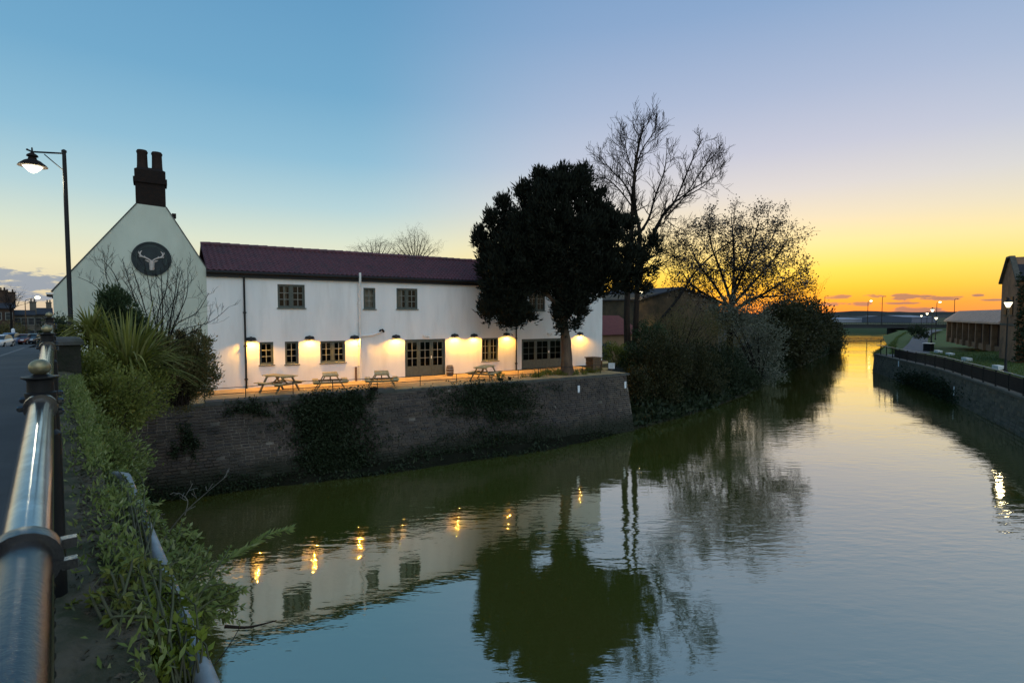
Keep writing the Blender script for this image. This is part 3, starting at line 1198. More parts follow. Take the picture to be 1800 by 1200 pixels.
def leaf(parent, a, b, z0, z1, cx, cz, y, fm, bm, fw=0.055, sill=0.0):
    """one casement: stiles and rails, glazing bars, single panes (children of the window)"""
    f_ = MB()
    f_.box((a, y, z0), (a + fw, y + 0.05, z1))
    f_.box((b - fw, y, z0), (b, y + 0.05, z1))
    f_.box((a + fw, y, z1 - fw), (b - fw, y + 0.05, z1))
    f_.box((a + fw, y, z0), (b - fw, y + 0.05, z0 + fw + sill))
    f_.build('casement', fm, parent)
    ia, ib, iz0, iz1 = a + fw, b - fw, z0 + fw + sill, z1 - fw
    g_ = MB()
    bw = 0.028
    for i in range(1, cx):
        x = ia + (ib - ia) * i / cx
        g_.box((x - bw / 2, y + 0.008, iz0), (x + bw / 2, y + 0.042, iz1))
    for j in range(1, cz):
        z = iz0 + (iz1 - iz0) * j / cz
        for i in range(cx):
            xa = ia + (ib - ia) * i / cx + (bw / 2 if i else 0)
            xb = ia + (ib - ia) * (i + 1) / cx - (bw / 2 if i < cx - 1 else 0)
            g_.box((xa, y + 0.008, z - bw / 2), (xb, y + 0.042, z + bw / 2))
    g_.build('glazing_bars', bm, parent)
    w, h = (ib - ia) / cx, (iz1 - iz0) / cz
    key = (round(w, 3), round(h, 3))
    if key not in pane_cache:
        pane_cache[key] = MB().add([(0, 0, 0), (w, 0, 0), (w, 0, h), (0, 0, h)], [(0, 1, 2, 3)]).mesh('pane', M_glass)
    for i in range(cx):
        for j in range(cz):
            o_ = link('pane', pane_cache[key], parent)
            o_.location = (ia + w * i, y + 0.025, iz0 + h * j)
            o_.rotation_euler = (random.uniform(-0.006, 0.006), 0, random.uniform(-0.006, 0.006))


for w, (a, b, z0, z1) in zip(WINS, wb):
    mb = MB()
    e = 0.05
    mb.box((a, 0.05, z0), (a + e, 0.17, z1)).box((b - e, 0.05, z0), (b, 0.17, z1)).box((a + e, 0.05, z1 - e), (b - e, 0.17, z1)).box((a + e, 0.05, z0), (b - e, 0.17, z0 + e))
    mb.box((a - 0.05, -0.06, z0 - 0.05), (b + 0.05, 0.05, z0 - 0.003))
    if w[4] == 2:
        mid = (a + b) / 2
        mb.box((mid - 0.05, 0.05, z0 + e), (mid + 0.05, 0.17, z1 - e))
    win = mb.build('window', M_frame, inn)
    if w[4] == 2:
        leaf(win, a + e, mid - 0.05, z0 + e, z1 - e, 2, w[5], 0.08, M_frame, M_bar)
        leaf(win, mid + 0.05, b - e, z0 + e, z1 - e, 2, w[5], 0.08, M_frame, M_bar)
    else:
        leaf(win, a + e, b - e, z0 + e, z1 - e, 2, w[5], 0.08, M_frame, M_bar)
    if w[0] in (488, 639, 697):
        c0, c1 = {488: (0.24, 0.36), 639: (0.2, 0.9), 697: (0.08, 0.36)}[w[0]]
        cu = MB()
        n = 14
        for i in range(n):
            x0 = a + (b - a) * (c0 + (c1 - c0) * i / n)
            x1 = a + (b - a) * (c0 + (c1 - c0) * (i + 1) / n)
            y0, y1 = 0.26 + 0.03 * (i % 2), 0.26 + 0.03 * ((i + 1) % 2)
            cu.add([(x0, y0, z0), (x1, y1, z0), (x1, y1, z1 - 0.12), (x0, y0, z1 - 0.12)], [(0, 1, 2, 3)])
        cu.build('curtain', M_curtain, win)
for d, (a, b, z0, z1) in zip(DOORS, db):
    mb = MB()
    e = 0.07
    mb.box((a, 0.04, z0), (a + e, 0.18, z1)).box((b - e, 0.04, z0), (b, 0.18, z1)).box((a + e, 0.04, z1 - e), (b - e, 0.18, z1))
    dr = mb.build('glazed_door', M_frame, inn)
    n = d[4]
    for i in range(n):
        x0 = a + e + (b - a - 2 * e) * i / n + 0.006
        x1 = a + e + (b - a - 2 * e) * (i + 1) / n - 0.006
        leaf(dr, x0, x1, z0 + 0.02, z1 - e - 0.005, 2, 3, 0.07, M_frame, M_bar if d[0] == 712 else M_frame, 0.10, 0.48)
    hd = MB().box((a + (b - a) * 0.64, 0.02, 1.0), (a + (b - a) * 0.66, 0.065, 1.16))
    hd.build('door_handle', M_pvc, dr)

# wall lamps under small hoods
hood = MB()
prof = [(0.0, 0.0), (0.10, -0.006), (0.20, -0.03), (0.25, -0.15)]
nn = 14
for (r_, z) in prof:
    for j in range(nn + 1):
        an = math.pi * j / nn
        hood.v.append((r_ * math.cos(an), -r_ * math.sin(an) * 1.25, z + 0.05))
for i in range(len(prof) - 1):
    for j in range(nn):
        a = i * (nn + 1) + j
        hood.f.append((a, a + 1, a + nn + 2, a + nn + 1))
hood.box((-0.05, -0.03, -0.14), (0.05, -0.002, 0.07))
hood_me = hood.mesh('wall_lamp', M_black, True)
bulb_me = MB().ball((0, -0.13, -0.035), 0.055, 10, 7, 1.1).mesh('bulb', M_glow, True)
for px, py in ((441, 594), (544, 592), (623, 591), (696, 590), (799, 588), (833, 588), (890, 586), (1019, 585)):
    t, h = fac(px, py)
    wl = link('wall_lamp', hood_me, inn)
    wl.location = (t, 0, h)
    bl = link('bulb', bulb_me, wl)
    lamp('lamp_light', 'SPOT', wl, (0, -0.24, -0.045), 300, (1.0, 0.46, 0.05), 0.035, R(168), 0.5, (0, -0.36, -0.93))
# small white floodlight above the triple door
for (px, py, lab) in ((747, 590, 0), (965, 586, 1)):
    t, h = fac(px, py)
    fl_ = MB().box((t - 0.14, -0.12, h - 0.05), (t + 0.1, -0.02, h + 0.06))
    fl_.ball((t + 0.17, -0.1, h - 0.02), 0.07, 8, 6)
    fl_.box((t - 0.05, -0.02, h - 0.03), (t + 0.05, -0.002, h + 0.03))
    fl_.build('sensor_light', M_pvc, inn)
# small pipe stub on the wall
t, h = fac(625, 657)
MB().box((t - 0.04, -0.12, 0), (t + 0.05, -0.02, 0.75)).build('meter_post', M_oldwood, inn)

# roundel with stag
tr, hr_ = fac(266.5, 455)
rad = 0.735
rn = thing('pub_roundel', '', '', (tr, -0.03, hr_))
for k_ in ('label', 'category'):
    if k_ in rn:
        del rn[k_]
rn.parent = inn
disc = MB()
disc.prism([(rad * math.cos(2 * math.pi * i / 40), -0.045, rad * math.sin(2 * math.pi * i / 40)) for i in range(40)], (0, 0.05, 0))
disc.build('roundel_disc', M_roundel, rn)


def torus_ring(mb, R0, r0, y, n=48):
    for i in range(n):
        a0, a1 = 2 * math.pi * i / n, 2 * math.pi * (i + 1) / n
        mb.bar((R0 * math.cos(a0), y, R0 * math.sin(a0)), (R0 * math.cos(a1), y, R0 * math.sin(a1)), r0, r0, (0, 1, 0))


rg = MB()
torus_ring(rg, rad - 0.03, 0.06, -0.055)
rg.build('roundel_rim', M_roundel, rn)
rg = MB()
torus_ring(rg, rad * 0.74, 0.022, -0.052)
rg.build('roundel_line', M_ring, rn)
st = MB()
st.loft([[(x, -0.052, z), (x * 0.5, -0.11, z), (-x * 0.5, -0.11, z), (-x, -0.052, z)] for x, z in ((0.075, -0.50), (0.095, -0.44), (0.085, -0.34), (0.10, -0.22), (0.085, -0.12), (0.06, -0.07))])
for s in (-1, 1):
    st.loft([[(s * x, -0.056, z - w), (s * x, -0.085, z), (s * x, -0.056, z + w)] for x, z, w in ((0.07, -0.15, 0.025), (0.15, -0.11, 0.045), (0.24, -0.07, 0.012))])
    A = [(s * 0.05, -0.08), (s * 0.12, -0.02), (s * 0.24, 0.04), (s * 0.36, 0.08), (s * 0.42, 0.16), (s * 0.40, 0.26), (s * 0.34, 0.33)]
    st.tube([(x, -0.075, z) for x, z in A], [0.034, 0.032, 0.034, 0.04, 0.036, 0.03, 0.012], 6)
    st.tube([(s * 0.36, -0.075, 0.08), (s * 0.44, -0.075, 0.07), (s * 0.47, -0.075, 0.10)], [0.03, 0.022, 0.01], 5)
    st.tube([(s * 0.42, -0.075, 0.18), (s * 0.47, -0.075, 0.24), (s * 0.46, -0.075, 0.30)], [0.03, 0.022, 0.01], 5)
    st.tube([(s * 0.24, -0.075, 0.04), (s * 0.25, -0.075, 0.12)], [0.025, 0.01], 5)
st.build('stag_head', M_stag, rn, True)
# ------------------------------------------------------------------ black bridge railing beside the camera
rl = thing('bridge_railing', 'glossy black bridge railing with gilt ball finials close beside the camera', 'railing')
RR = -0.062
PS = [-0.35, 3.42, 6.95, 10.6]
BB = [0.375, 0.2545, 0.14, 0.0]        # ball centre below the eye


def interp(s):
    return float(np.interp(s, [-3, *PS, 14.2], [0.46, *BB, -0.14]))


def rail_z(s):
    return H - interp(s) - 0.165


post = MB()
post.lathe((0, 0, 0), [(0.070, -1.0), (0.070, -0.15), (0.052, -0.13), (0.052, -0.055), (0.055, -0.052), (0.060, 0.045), (0.060, 0.052), (0.052, 0.056),
                       (0.050, 0.10), (0.052, 0.112), (0.072, 0.122), (0.072, 0.128), (0.040, 0.131), (0.028, 0.139)], 20)
post_me = post.mesh('post', M_black, True)
ball_me = MB().ball((0, 0, 0.172), 0.043, 20, 12, 0.90).mesh('finial', M_gold, True)
col = MB()
col.lathe((0, 0, 0), [(0.050, -0.022), (0.062, -0.022), (0.064, 0), (0.062, 0.022), (0.050, 0.022)], 20)
col_me = col.mesh('rail_collar', M_steel, True)
bolt_me = MB().lathe((0, 0, 0), [(0.014, 0), (0.014, 0.014), (0.009, 0.02), (0.002, 0.022)], 6).mesh('bolt', M_steel)
for s in PS:
    z = rail_z(s)
    o = link('post', post_me, rl)
    o.location = rs(RR, s, z)
    b_ = link('finial', ball_me, o)
    for ds in (-0.13, 0.13):
        zz = rail_z(s + ds)
        c = link('rail_collar', col_me, rl)
        c.location = rs(RR, s + ds, zz)
        c.rotation_mode = 'QUATERNION'
        c.rotation_quaternion = (RD + Vector((0, 0, 0.033))).to_track_quat('Z', 'Y')
        for sx, sz in ((1, 0.025), (1, -0.025), (-1, 0.0)):
            bo = link('bolt', bolt_me, c)
            v = RN * sx * 0.062 + Vector((0, 0, sz))
            q = c.rotation_quaternion.to_matrix().transposed()
            bo.location = q @ v
            bo.rotation_mode = 'QUATERNION'
            bo.rotation_quaternion = (q @ (RN * sx)).to_track_quat('Z', 'Y')
SEG = [(-2.5, 1.42), (1.42, PS[1]), (PS[1], PS[2]), (PS[2], PS[3]), (PS[3], 14.3)]
for a, b in SEG:
    hb = MB().tube([rs(RR, a + (b - a) * k / 8, rail_z(a + (b - a) * k / 8)) for k in range(9)], 0.046, 20)
    hb.build('handrail', M_steel if a < 0 else M_railtop, rl, True)
for s in (1.42,):
    c = link('rail_collar', col_me, rl)
    c.location = rs(RR, s, rail_z(s))
    c.rotation_mode = 'QUATERNION'
    c.rotation_quaternion = (RD + Vector((0, 0, 0.033))).to_track_quat('Z', 'Y')
    for dz in (0.01, -0.035):
        MB().obox(rs(RR + 0.07, s + 0.03, rail_z(s) + dz), RN * 0.013, RD * 0.012, Vector((0, 0, 0.010))).build('collar_lug', M_steel, rl)
for dz in (-0.17, -0.98):
    hb = MB().tube([rs(RR + 0.01, s, rail_z(s) + dz) for s in np.linspace(-2.5, 14.3, 12)], 0.02, 8)
    hb.build('lower_rail', M_steel, rl, True)
bal = MB()
bal.tube([(0, 0, -0.98), (0, 0, -0.17)], 0.010, 6)
bal.lathe((0, 0, -0.36), [(0.010, -0.02), (0.018, -0.008), (0.018, 0.008), (0.010, 0.02)], 8)
bal.lathe((0, 0, -0.80), [(0.010, -0.02), (0.018, -0.008), (0.018, 0.008), (0.010, 0.02)], 8)
bal_me = bal.mesh('baluster', M_steel, True)
s = -0.2
while s < 14.2:
    if min(abs(s - p) for p in PS) > 0.07:
        o = link('baluster', bal_me, rl)
        o.location = rs(RR + 0.01, s, rail_z(s))
    s += 0.125

# ------------------------------------------------------------------ tall street lamp left
LY = 15.0
lb = at(126, 600, LY)
lt = at(115.5, 268, LY)
gz = 4.2
sl = thing('street_lamp', 'tall black street lamp with a lit bell lantern hanging from its arm', 'street lamp', (lb.x - 0.005, lb.y, gz))
hgt = lt.z - gz
p_ = MB()
p_.lathe((0, 0, 0), [(0.11, 0), (0.11, 1.1), (0.075, 1.25), (0.07, 2.5), (0.058, 2.55), (0.05, hgt - 0.5), (0.045, hgt), (0.06, hgt), (0.06, hgt + 0.05), (0.02, hgt + 0.08)], 12)
p_.build('lamp_post', M_black, sl, True)
ll = at(57, 272, LY)
ax = ll.x - lb.x
ah = at(57, 267, LY).z - gz
a_ = MB()
a_.tube([(0, 0, hgt - 0.03), (ax, 0, ah), (ax - 0.13, 0, ah + 0.06)], 0.024, 8)
a_.tube([(0, 0, hgt - 0.52), (ax * 0.62, 0, hgt - 0.06 + (ah - hgt) * 0.5)], 0.014, 6)
a_.lathe((ax, 0, ah - 0.02), [(0.02, -0.08), (0.02, 0.1), (0.012, 0.14)], 8)
a_.ball((ax - 0.13, 0, ah + 0.06), 0.03, 8, 6)
a_.build('lamp_arm', M_black, sl, True)
lz = at(57, 285, LY).z - gz
h_ = MB()
h_.lathe((ax, 0, lz), [(0.33, -0.12), (0.30, -0.075), (0.18, 0.03), (0.10, 0.07), (0.085, 0.13), (0.13, 0.15), (0.12, 0.19), (0.05, 0.24), (0.03, 0.26)], 18)
h_.build('lantern_hood', M_oldwood if False else M_brickdark, sl, True)
g_ = MB()
g_.lathe((ax, 0, lz), [(0.015, -0.30), (0.08, -0.27), (0.16, -0.19), (0.22, -0.122)], 16)
gl_ = g_.build('lantern_globe', M_lantern, sl, True)
lamp('street_light', 'POINT', sl, (ax, 0, lz - 0.42), 90, (1.0, 0.92, 0.66), 0.15)

# ------------------------------------------------------------------ terrace furniture
def plank(w, l, t):
    b = MB()
    e = 0.006
    b.loft([[(-l / 2 + k, -w / 2 + k, z), (l / 2 - k, -w / 2 + k, z), (l / 2 - k, w / 2 - k, z), (-l / 2 + k, w / 2 - k, z)] for k, z in ((0, 0), (0, t - e), (e, t))])
    return b


TABLE_L = 1.55
top_me = plank(0.128, TABLE_L, 0.04).mesh('top_plank', M_wood)
ben_me = plank(0.125, TABLE_L, 0.04).mesh('bench_plank', M_wood)
M_leg = pm('timber_leg', (0.26, 0.19, 0.09), (0.18, 0.13, 0.065), 4, 0.8)
leg_me = {}
for s_ in (-1, 1):
    leg_me[s_] = MB().bar((0, s_ * 0.66, 0.0), (0, s_ * 0.22, 0.72), 0.045, 0.09, (1, 0, 0)).mesh('leg', M_leg)
beam_me = MB().bar((0, -0.76, 0.375), (0, 0.76, 0.375), 0.042, 0.09).mesh('bench_beam', M_leg)
cap_me = MB().bar((0, -0.34, 0.688), (0, 0.34, 0.688), 0.042, 0.06).mesh('top_beam', M_wood)
br = MB()
br.bar((-0.48, 0, 0.36), (-0.05, 0, 0.68), 0.04, 0.06)
br.bar((0.48, 0, 0.36), (0.05, 0, 0.68), 0.04, 0.06)
br_me = br.mesh('brace', M_leg)


def picnic(loc, rz, label):
    t = thing('picnic_table', label, 'picnic table', loc, rz, 'timber picnic tables on the terrace')
    for i in range(5):
        link('top_plank', top_me, t).location = (random.uniform(-0.006, 0.006), (i - 2) * 0.136, 0.72)
    for sy in (-1, 1):
        for k in (0, 1):
            link('bench_plank', ben_me, t).location = (0, sy * (0.60 + 0.133 * k), 0.42)
    for x in (-0.52, 0.52):
        for s_ in (-1, 1):
            link('leg', leg_me[s_], t).location = (x + 0.045, 0, 0)
        link('bench_beam', beam_me, t).location = (x, 0, 0)
        link('top_beam', cap_me, t).location = (x, 0, 0)
    link('brace', br_me, t)
    return t


vang = lambda p: math.atan2(p.y, p.x)
for px, py, ang, lab in ((493, 688, 0.72, 'timber picnic table nearest the gable, turned at an angle by the two small windows'),
                         (581, 684, 0.04, 'timber picnic table seen end on below the two casement window'),
                         (671, 681, 0.02, 'timber picnic table seen end on between the white pipe and the triple door'),
                         (852, 668, -0.38, 'timber picnic table right of the barrel, below the window by the black pipe')):
    p = wz(px, py, ZT + 0.01)
    picnic(p, vang(p) + ang, lab)

# barrel, pots and boxes
p = wz(791, 660, ZT)
bt = thing('barrel', 'small weathered cask standing against the white wall beside the triple door', 'barrel', p)
MB().lathe((0, 0, 0), [(0.17, 0), (0.21, 0.12), (0.225, 0.3), (0.21, 0.48), (0.17, 0.60), (0.15, 0.60), (0.15, 0.57)], 14).build('cask', M_oldwood, bt, True)
for z, r_ in ((0.08, 0.2), (0.22, 0.226), (0.38, 0.226), (0.52, 0.203)):
    MB().lathe((0, 0, z), [(r_, 0), (r_ + 0.006, 0.005), (r_ + 0.006, 0.035), (r_, 0.04)], 14).build('hoop', M_pvc if False else M_pipe, bt, True)


def pot(px, py, r_, h, lab, leaf_m=None):
    p = wz(px, py, ZT)
    t = thing('plant_pot', lab, 'plant pot', p)
    MB().lathe((0, 0, 0), [(r_ * 0.7, 0), (r_, h * 0.85), (r_ * 1.08, h * 0.86), (r_ * 1.08, h), (r_ * 0.92, h), (r_ * 0.9, h * 0.85)], 14).build('pot_body', M_brickdark, t, True)
    if leaf_m:
        P, D = blob((0, 0, h + 0.12), (r_ * 1.3, r_ * 1.3, 0.22), 160)
        leaves('pot_plant', P, D + np.array([0, 0, 0.8]), rng.uniform(0.08, 0.16, 160), 0.03, leaf_m, t)
    return t


pot(657, 687, 0.19, 0.16, 'low dark pot on the terrace in front of the third picnic table')
pot(880, 669, 0.16, 0.12, 'little potted plant on the gravel just right of the last picnic table', L_green)
pot(896, 668, 0.10, 0.16, 'little dark pot near the terrace rail left of the yew')
p = wz(1043, 652, ZT)
pl = thing('timber_planter', 'square brown timber planter on the terrace right of the yew trunk', 'planter', p, FANG)
for k in range(4):
    z = 0.02 + 0.2 * k
    MB().box((-0.34, -0.34, z), (0.34, 0.34, z + 0.185)).build('planter_board', M_oldwood, pl)
MB().box((-0.40, -0.40, 0.82), (0.40, 0.40, 0.88)).build('planter_rim', M_oldwood, pl)
p = wz(1060, 650, ZT)
cr = thing('crate_stack', 'pale slatted crate standing behind the white board at the end of the wall', 'crate', p, FANG)
for k in range(3):
    MB().box((-0.24, -0.2, 0.02 + 0.2 * k), (0.24, -0.17, 0.16 + 0.2 * k)).build('crate_slat', M_mossy if k == 1 else M_wood, cr)
MB().box((-0.26, -0.17, 0), (0.26, 0.2, 0.6)).build('crate_body', M_oldwood, cr)
p = wz(1075, 651, ZT)
sg = thing('notice_board', 'small white notice board on a stake at the end of the river wall', 'notice board', p, vang(p) - math.pi / 2)
MB().box((-0.2, -0.02, 0.12), (0.2, 0.02, 0.48)).build('board_face', M_white, sg)
nb = MB()
for i, w in enumerate((0.12, 0.15, 0.1, 0.14)):
    nb.box((-w, -0.026, 0.40 - 0.07 * i), (w, -0.021, 0.415 - 0.07 * i))
nb.build('board_print', M_pipe, sg)
MB().box((-0.03, 0.022, 0), (0.03, 0.06, 0.44)).build('board_stake', M_oldwood, sg)

# low iron rail along the terrace edge
fr = thing('terrace_rail', 'thin black iron rail with slim posts along the top of the quay wall', 'rail')
tops = [(300, 699), (360, 690), (433, 681), (517, 671), (587, 668), (666, 668), (742, 662), (806, 660), (864, 657), (915, 653), (951, 651), (1028, 645), (1060, 641)]
pts = []
for i, (px, py) in enumerate(tops):
    base = wz(px, 708 - (px - 360) * 0.0716 - 2.0, ZT + 0.02) - WN * 0.25
    r_ = ray(px, py)
    zt = H + r_[2] * base.y / r_[1]
    zt = min(max(zt, ZT + 0.5), ZT + 0.85)
    pts.append((base, zt))
for b, z in pts[1:]:
    MB().tube([(b.x, b.y, ZT - 0.02), (b.x, b.y, z + 0.02)], 0.018, 6).build('rail_post', M_black, fr)
for k in (1.0, 0.5):
    for i in range(len(pts) - 1):
        if i in (10,) and k == 0.5:
            continue
        (a, za), (b, zb_) = pts[i], pts[i + 1]
        MB().tube([(a.x, a.y, ZT + (za - ZT) * k), (b.x, b.y, ZT + (zb_ - ZT) * k)], 0.014, 6).build('rail_bar', M_black, fr)

# ------------------------------------------------------------------ far street on the left
def car(loc, rz, lab, paint, suv=False):
    t = thing('parked_car', lab, 'car', loc, rz, 'cars parked along the far street')
    rf = 1.62 if suv else 1.45
    st = [(-2.1, 0.45, 0.72, 0.62), (-2.0, 0.32, 0.92, 0.76), (-1.3, 0.25, 0.98, 0.86), (0.0, 0.22, 0.96, 0.88), (0.9, 0.24, 0.94, 0.86), (1.7, 0.28, 0.84, 0.80), (2.08, 0.36, 0.70, 0.66), (2.14, 0.42, 0.6, 0.56)]
    rings = [[(x, -w, zb + 0.1), (x, -w * 0.92, zb), (x, w * 0.92, zb), (x, w, zb + 0.1), (x, w, zt - 0.12), (x, w * 0.9, zt), (x, -w * 0.9, zt), (x, -w, zt - 0.12)] for x, zb, zt, w in st]
    MB().loft(rings).build('car_body', paint, t, True)
    g = [(-1.95, 0.94, 0.74, 0.0), (-1.6, 0.96, 0.76, (rf - 0.98) * 0.8), (-1.2, 0.96, 0.76, rf - 0.96), (0.1, 0.95, 0.76, rf - 0.95), (1.15, 0.93, 0.76, 0.02)]
    MB().loft([[(x, -w, z - 0.02), (x, -w + h * 0.22, z + h - 0.06), (x, w - h * 0.22, z + h - 0.06), (x, w, z - 0.02)] for x, z, w, h in g]).build('car_windows', M_carglass, t, True)
    MB().loft([[(x, -w, z), (x, -w * 0.9, z + 0.05), (x, w * 0.9, z + 0.05), (x, w, z)] for x, z, w in ((-1.55, rf - 0.14, 0.56), (-1.1, rf - 0.07, 0.58), (0.1, rf - 0.07, 0.58), (0.35, rf - 0.15, 0.57))]).build('car_roof', paint, t, True)
    wh = MB()
    wh.tube([(0, -0.1, 0), (0, 0.1, 0)], 0.32, 14)
    wm = wh.mesh('wheel', M_tyre)
    rim = MB().tube([(0, -0.11, 0), (0, 0.11, 0)], 0.2, 10).mesh('rim', M_pipe)
    for x in (-1.32, 1.3):
        for y in (-0.78, 0.78):
            w = link('wheel', wm, t)
            w.location = (x, y, 0.32)
            link('rim', rim, w)
    for y in (-0.55, 0.55):
        MB().obox((2.08, y, 0.66), (0.05, 0, 0), (0, 0.17, 0), (0, 0, 0.07)).build('headlight', M_white, t)
        MB().obox((-2.06, y, 0.76), (0.05, 0, 0), (0, 0.15, 0), (0, 0, 0.08)).build('tail_light', M_red, t)
    return t


M_tyre = pm('tyre', (0.012, 0.012, 0.012), None, 3, 0.9)
M_carglass = pm('car_glass', (0.02, 0.025, 0.03), None, 3, 0.3, spec=0.3)
M_red = pm('red_lens', (0.25, 0.01, 0.01), None, 3, 0.3)
M_carblue = pm('blue_paint', (0.10, 0.16, 0.28), None, 3, 0.25, spec=0.6)
M_carwhite = pm('white_paint', (0.60, 0.62, 0.62), None, 3, 0.25, spec=0.6)
M_carred = pm('maroon_paint', (0.10, 0.02, 0.025), None, 3, 0.25, spec=0.6)
M_cardark = pm('dark_paint', (0.03, 0.045, 0.06), None, 3, 0.25, spec=0.6)
for px, py, Y, rz, lab, paint, suv in ((17, 606, 76, -0.9, 'silver blue parked car with a pale front at the far end of the street', M_carblue, True),
                                       (40, 605, 81, -1.0, 'maroon parked car between the silver blue car and the dark one', M_carred, False),
                                       (57, 604, 88, -1.1, 'dark parked car nearest the railing on the far street', M_cardark, False),
                                       (-2, 611, 66, -0.8, 'white parked car cut off by the left edge of the picture', M_carwhite, False)):
    p = wz(px, py, road_z(Y / 0.764) + 0.02)
    car(p, math.atan2(-RD.y, -RD.x) + rz * 0.25, lab, paint, suv)
M_housebrick = pm('house_brick', (0.075, 0.045, 0.030), (0.045, 0.030, 0.024), 1.2, 0.95, 0.02, 12)
M_slate = pm('slate_roof', (0.035, 0.035, 0.042), (0.024, 0.024, 0.030), 1.6, 0.8, 0.01, 10)
M_stone = pm('pale_house_front', (0.16, 0.14, 0.11), (0.11, 0.10, 0.08), 1.0, 0.95)


def house(px0, px1, pyr, pye, pyb, Y, lab, wallm, chims, depth=9, wins=3):
    """two storey house facing us: px range, ridge / eaves / base rows, distance"""
    c = at((px0 + px1) / 2, pyb, Y)
    rzz = math.atan2(c.y, c.x) - math.pi / 2
    sc = Vector((c.x, c.y, 0)).length / FPX * math.cos(math.atan(abs(c.x / c.y)))
    w = (px1 - px0) * Y / FPX * math.cos(math.atan(c.x / c.y)) * 1.02
    hb = H + (554 - pyb) * Y / FPX
    he_ = (pyb - pye) * Y / FPX
    hr2 = (pyb - pyr) * Y / FPX
    t = thing('street_house', lab, 'house', (c.x, c.y, hb), rzz)
    mb = MB()
    mb.prism([(-w / 2, 0, 0), (-w / 2, 0, he_), (-w / 2, depth / 2, hr2 - 0.1), (-w / 2, depth, he_), (-w / 2, depth, 0)][::-1], (w, 0, 0))
    mb.build('wall', wallm, t)
    rf = MB()
    o = 0.2
    rf.add([(-w / 2 - o, -0.3, he_), (w / 2 + o, -0.3, he_), (w / 2 + o, depth / 2, hr2 + 0.05), (-w / 2 - o, depth / 2, hr2 + 0.05), (-w / 2 - o, depth + .3, he_), (w / 2 + o, depth + .3, he_),
            (-w / 2 - o, -0.3, he_ - 0.18), (w / 2 + o, -0.3, he_ - 0.18)],
           [(0, 1, 2, 3), (3, 2, 5, 4), (6, 7, 1, 0)])
    r2 = rf.build('roof', M_slate, t)
    for (cx, wd, hh) in chims:
        x = (cx - (px0 + px1) / 2) * Y / FPX * 0.8
        ch = MB().box((x - wd / 2, depth / 2 - 0.4, hr2 - 0.8), (x + wd / 2, depth / 2 + 0.4, hr2 + hh))
        ch.box((x - wd / 2 - 0.1, depth / 2 - 0.5, hr2 + hh), (x + wd / 2 + 0.1, depth / 2 + 0.5, hr2 + hh + 0.15))
        for k in (-0.25, 0.25):
            ch.lathe((x + k * wd, depth / 2, hr2 + hh + 0.15), [(0.14, 0), (0.11, 0.5)], 8)
        ch.build('chimney', wallm, r2)
    fl = MB()
    for j, zc in enumerate((he_ * 0.26, he_ * 0.74)):
        for i in range(wins):
            x = -w / 2 + w * (i + 0.5) / wins
            wn = MB().box((x - 0.5, -0.05, zc - 0.7), (x + 0.5, 0.08, zc + 0.7))
            wv = wn.build('window', M_bar, t)
            MB().box((x - 0.42, -0.06, zc - 0.62), (x + 0.42, -0.051, zc - 0.02)).build('sash', M_carglass, wv)
            MB().box((x - 0.42, -0.06, zc + 0.02), (x + 0.42, -0.051, zc + 0.62)).build('sash', M_carglass, wv)
    MB().box((-w / 2 + w * 0.46, -0.07, 0), (-w / 2 + w * 0.46 + 0.95, 0.05, 2.1)).build('door', M_cardark, t)
    return t


house(-30, 27, 531, 541, 597, 98, 'dark brick street house at the left edge, with two stout chimneys', M_housebrick, [(8, 1.0, 2.2), (20, 1.5, 1.9)], wins=3)
house(27, 62, 545, 553, 598, 104, 'stone fronted street house with a plain dark roof beyond the parked cars', M_stone, [(60, 1.0, 1.6)], wins=3)
house(62, 93, 541, 552, 598, 112, 'small pale fronted street house beside the white gable', M_stone, [(88, 0.9, 1.1)], wins=2)
# slender street lamp far up the street
p = at(47, 600, 92)
fl_ = thing('distant_street_lamp', 'thin far street lamp whose lit head shows over the street roofs', 'street lamp', (p.x, p.y, 2.8))
zt_l = at(47, 527, 92).z - 2.8
hx = at(66, 523, 92)
MB().tube([(0, 0, 0), (0, 0, zt_l - 0.3), (0.2, 0, zt_l), (hx.x - p.x, 0, hx.z - 2.8)], [0.08, 0.06, 0.05, 0.04], 6).build('lamp_post', M_steel, fl_)
MB().ball((hx.x - p.x, 0, hx.z - 2.8), 0.36, 10, 7, 0.7).build('lamp_head', M_farlight, fl_, True)
# little white traffic post by the cars
p = wz(24, 604, 3.0)
tb = thing('marker_post', 'little white post standing behind the silver blue car', 'post', p)
MB().lathe((0, 0, 0), [(0.1, 0), (0.1, 1.5), (0.2, 1.55), (0.2, 1.95), (0.08, 2.1)], 8).build('post_shaft', M_white, tb)
# garden hedge against the gable
# ------------------------------------------------------------------ right bank
ZR = 2.1
wl_base = [Vector((9.5, -6, 0)), Vector((17.2, 8, 0)), Vector((23.0, 19.5, 0)), wz(1800, 770, 0), wz(1748, 742, 0), wz(1681, 709, 0), wz(1640, 690, 0), wz(1576, 668, 0), Vector((44.5, 66.5, 0))]
line = smoothline([wl_base[i] for i in range(len(wl_base))], 8)
# resample evenly
cum = [0.0]
for i in range(1, len(line)):
    cum.append(cum[-1] + (line[i] - line[i - 1]).length)
TOT = cum[-1]


def rp(s):
    i = int(np.searchsorted(cum, s))
    i = min(max(i, 1), len(cum) - 1)
    k = (s - cum[i - 1]) / max(cum[i] - cum[i - 1], 1e-6)
    p = line[i - 1].lerp(line[i], k)
    d = (line[i] - line[i - 1]).normalized()
    return p, d, Vector((d.y, -d.x, 0))          # inland is to the right of travel


def rq(s, inn_, z):
    p, d, n = rp(s)
    return p + n * inn_ + Vector((0, 0, z))


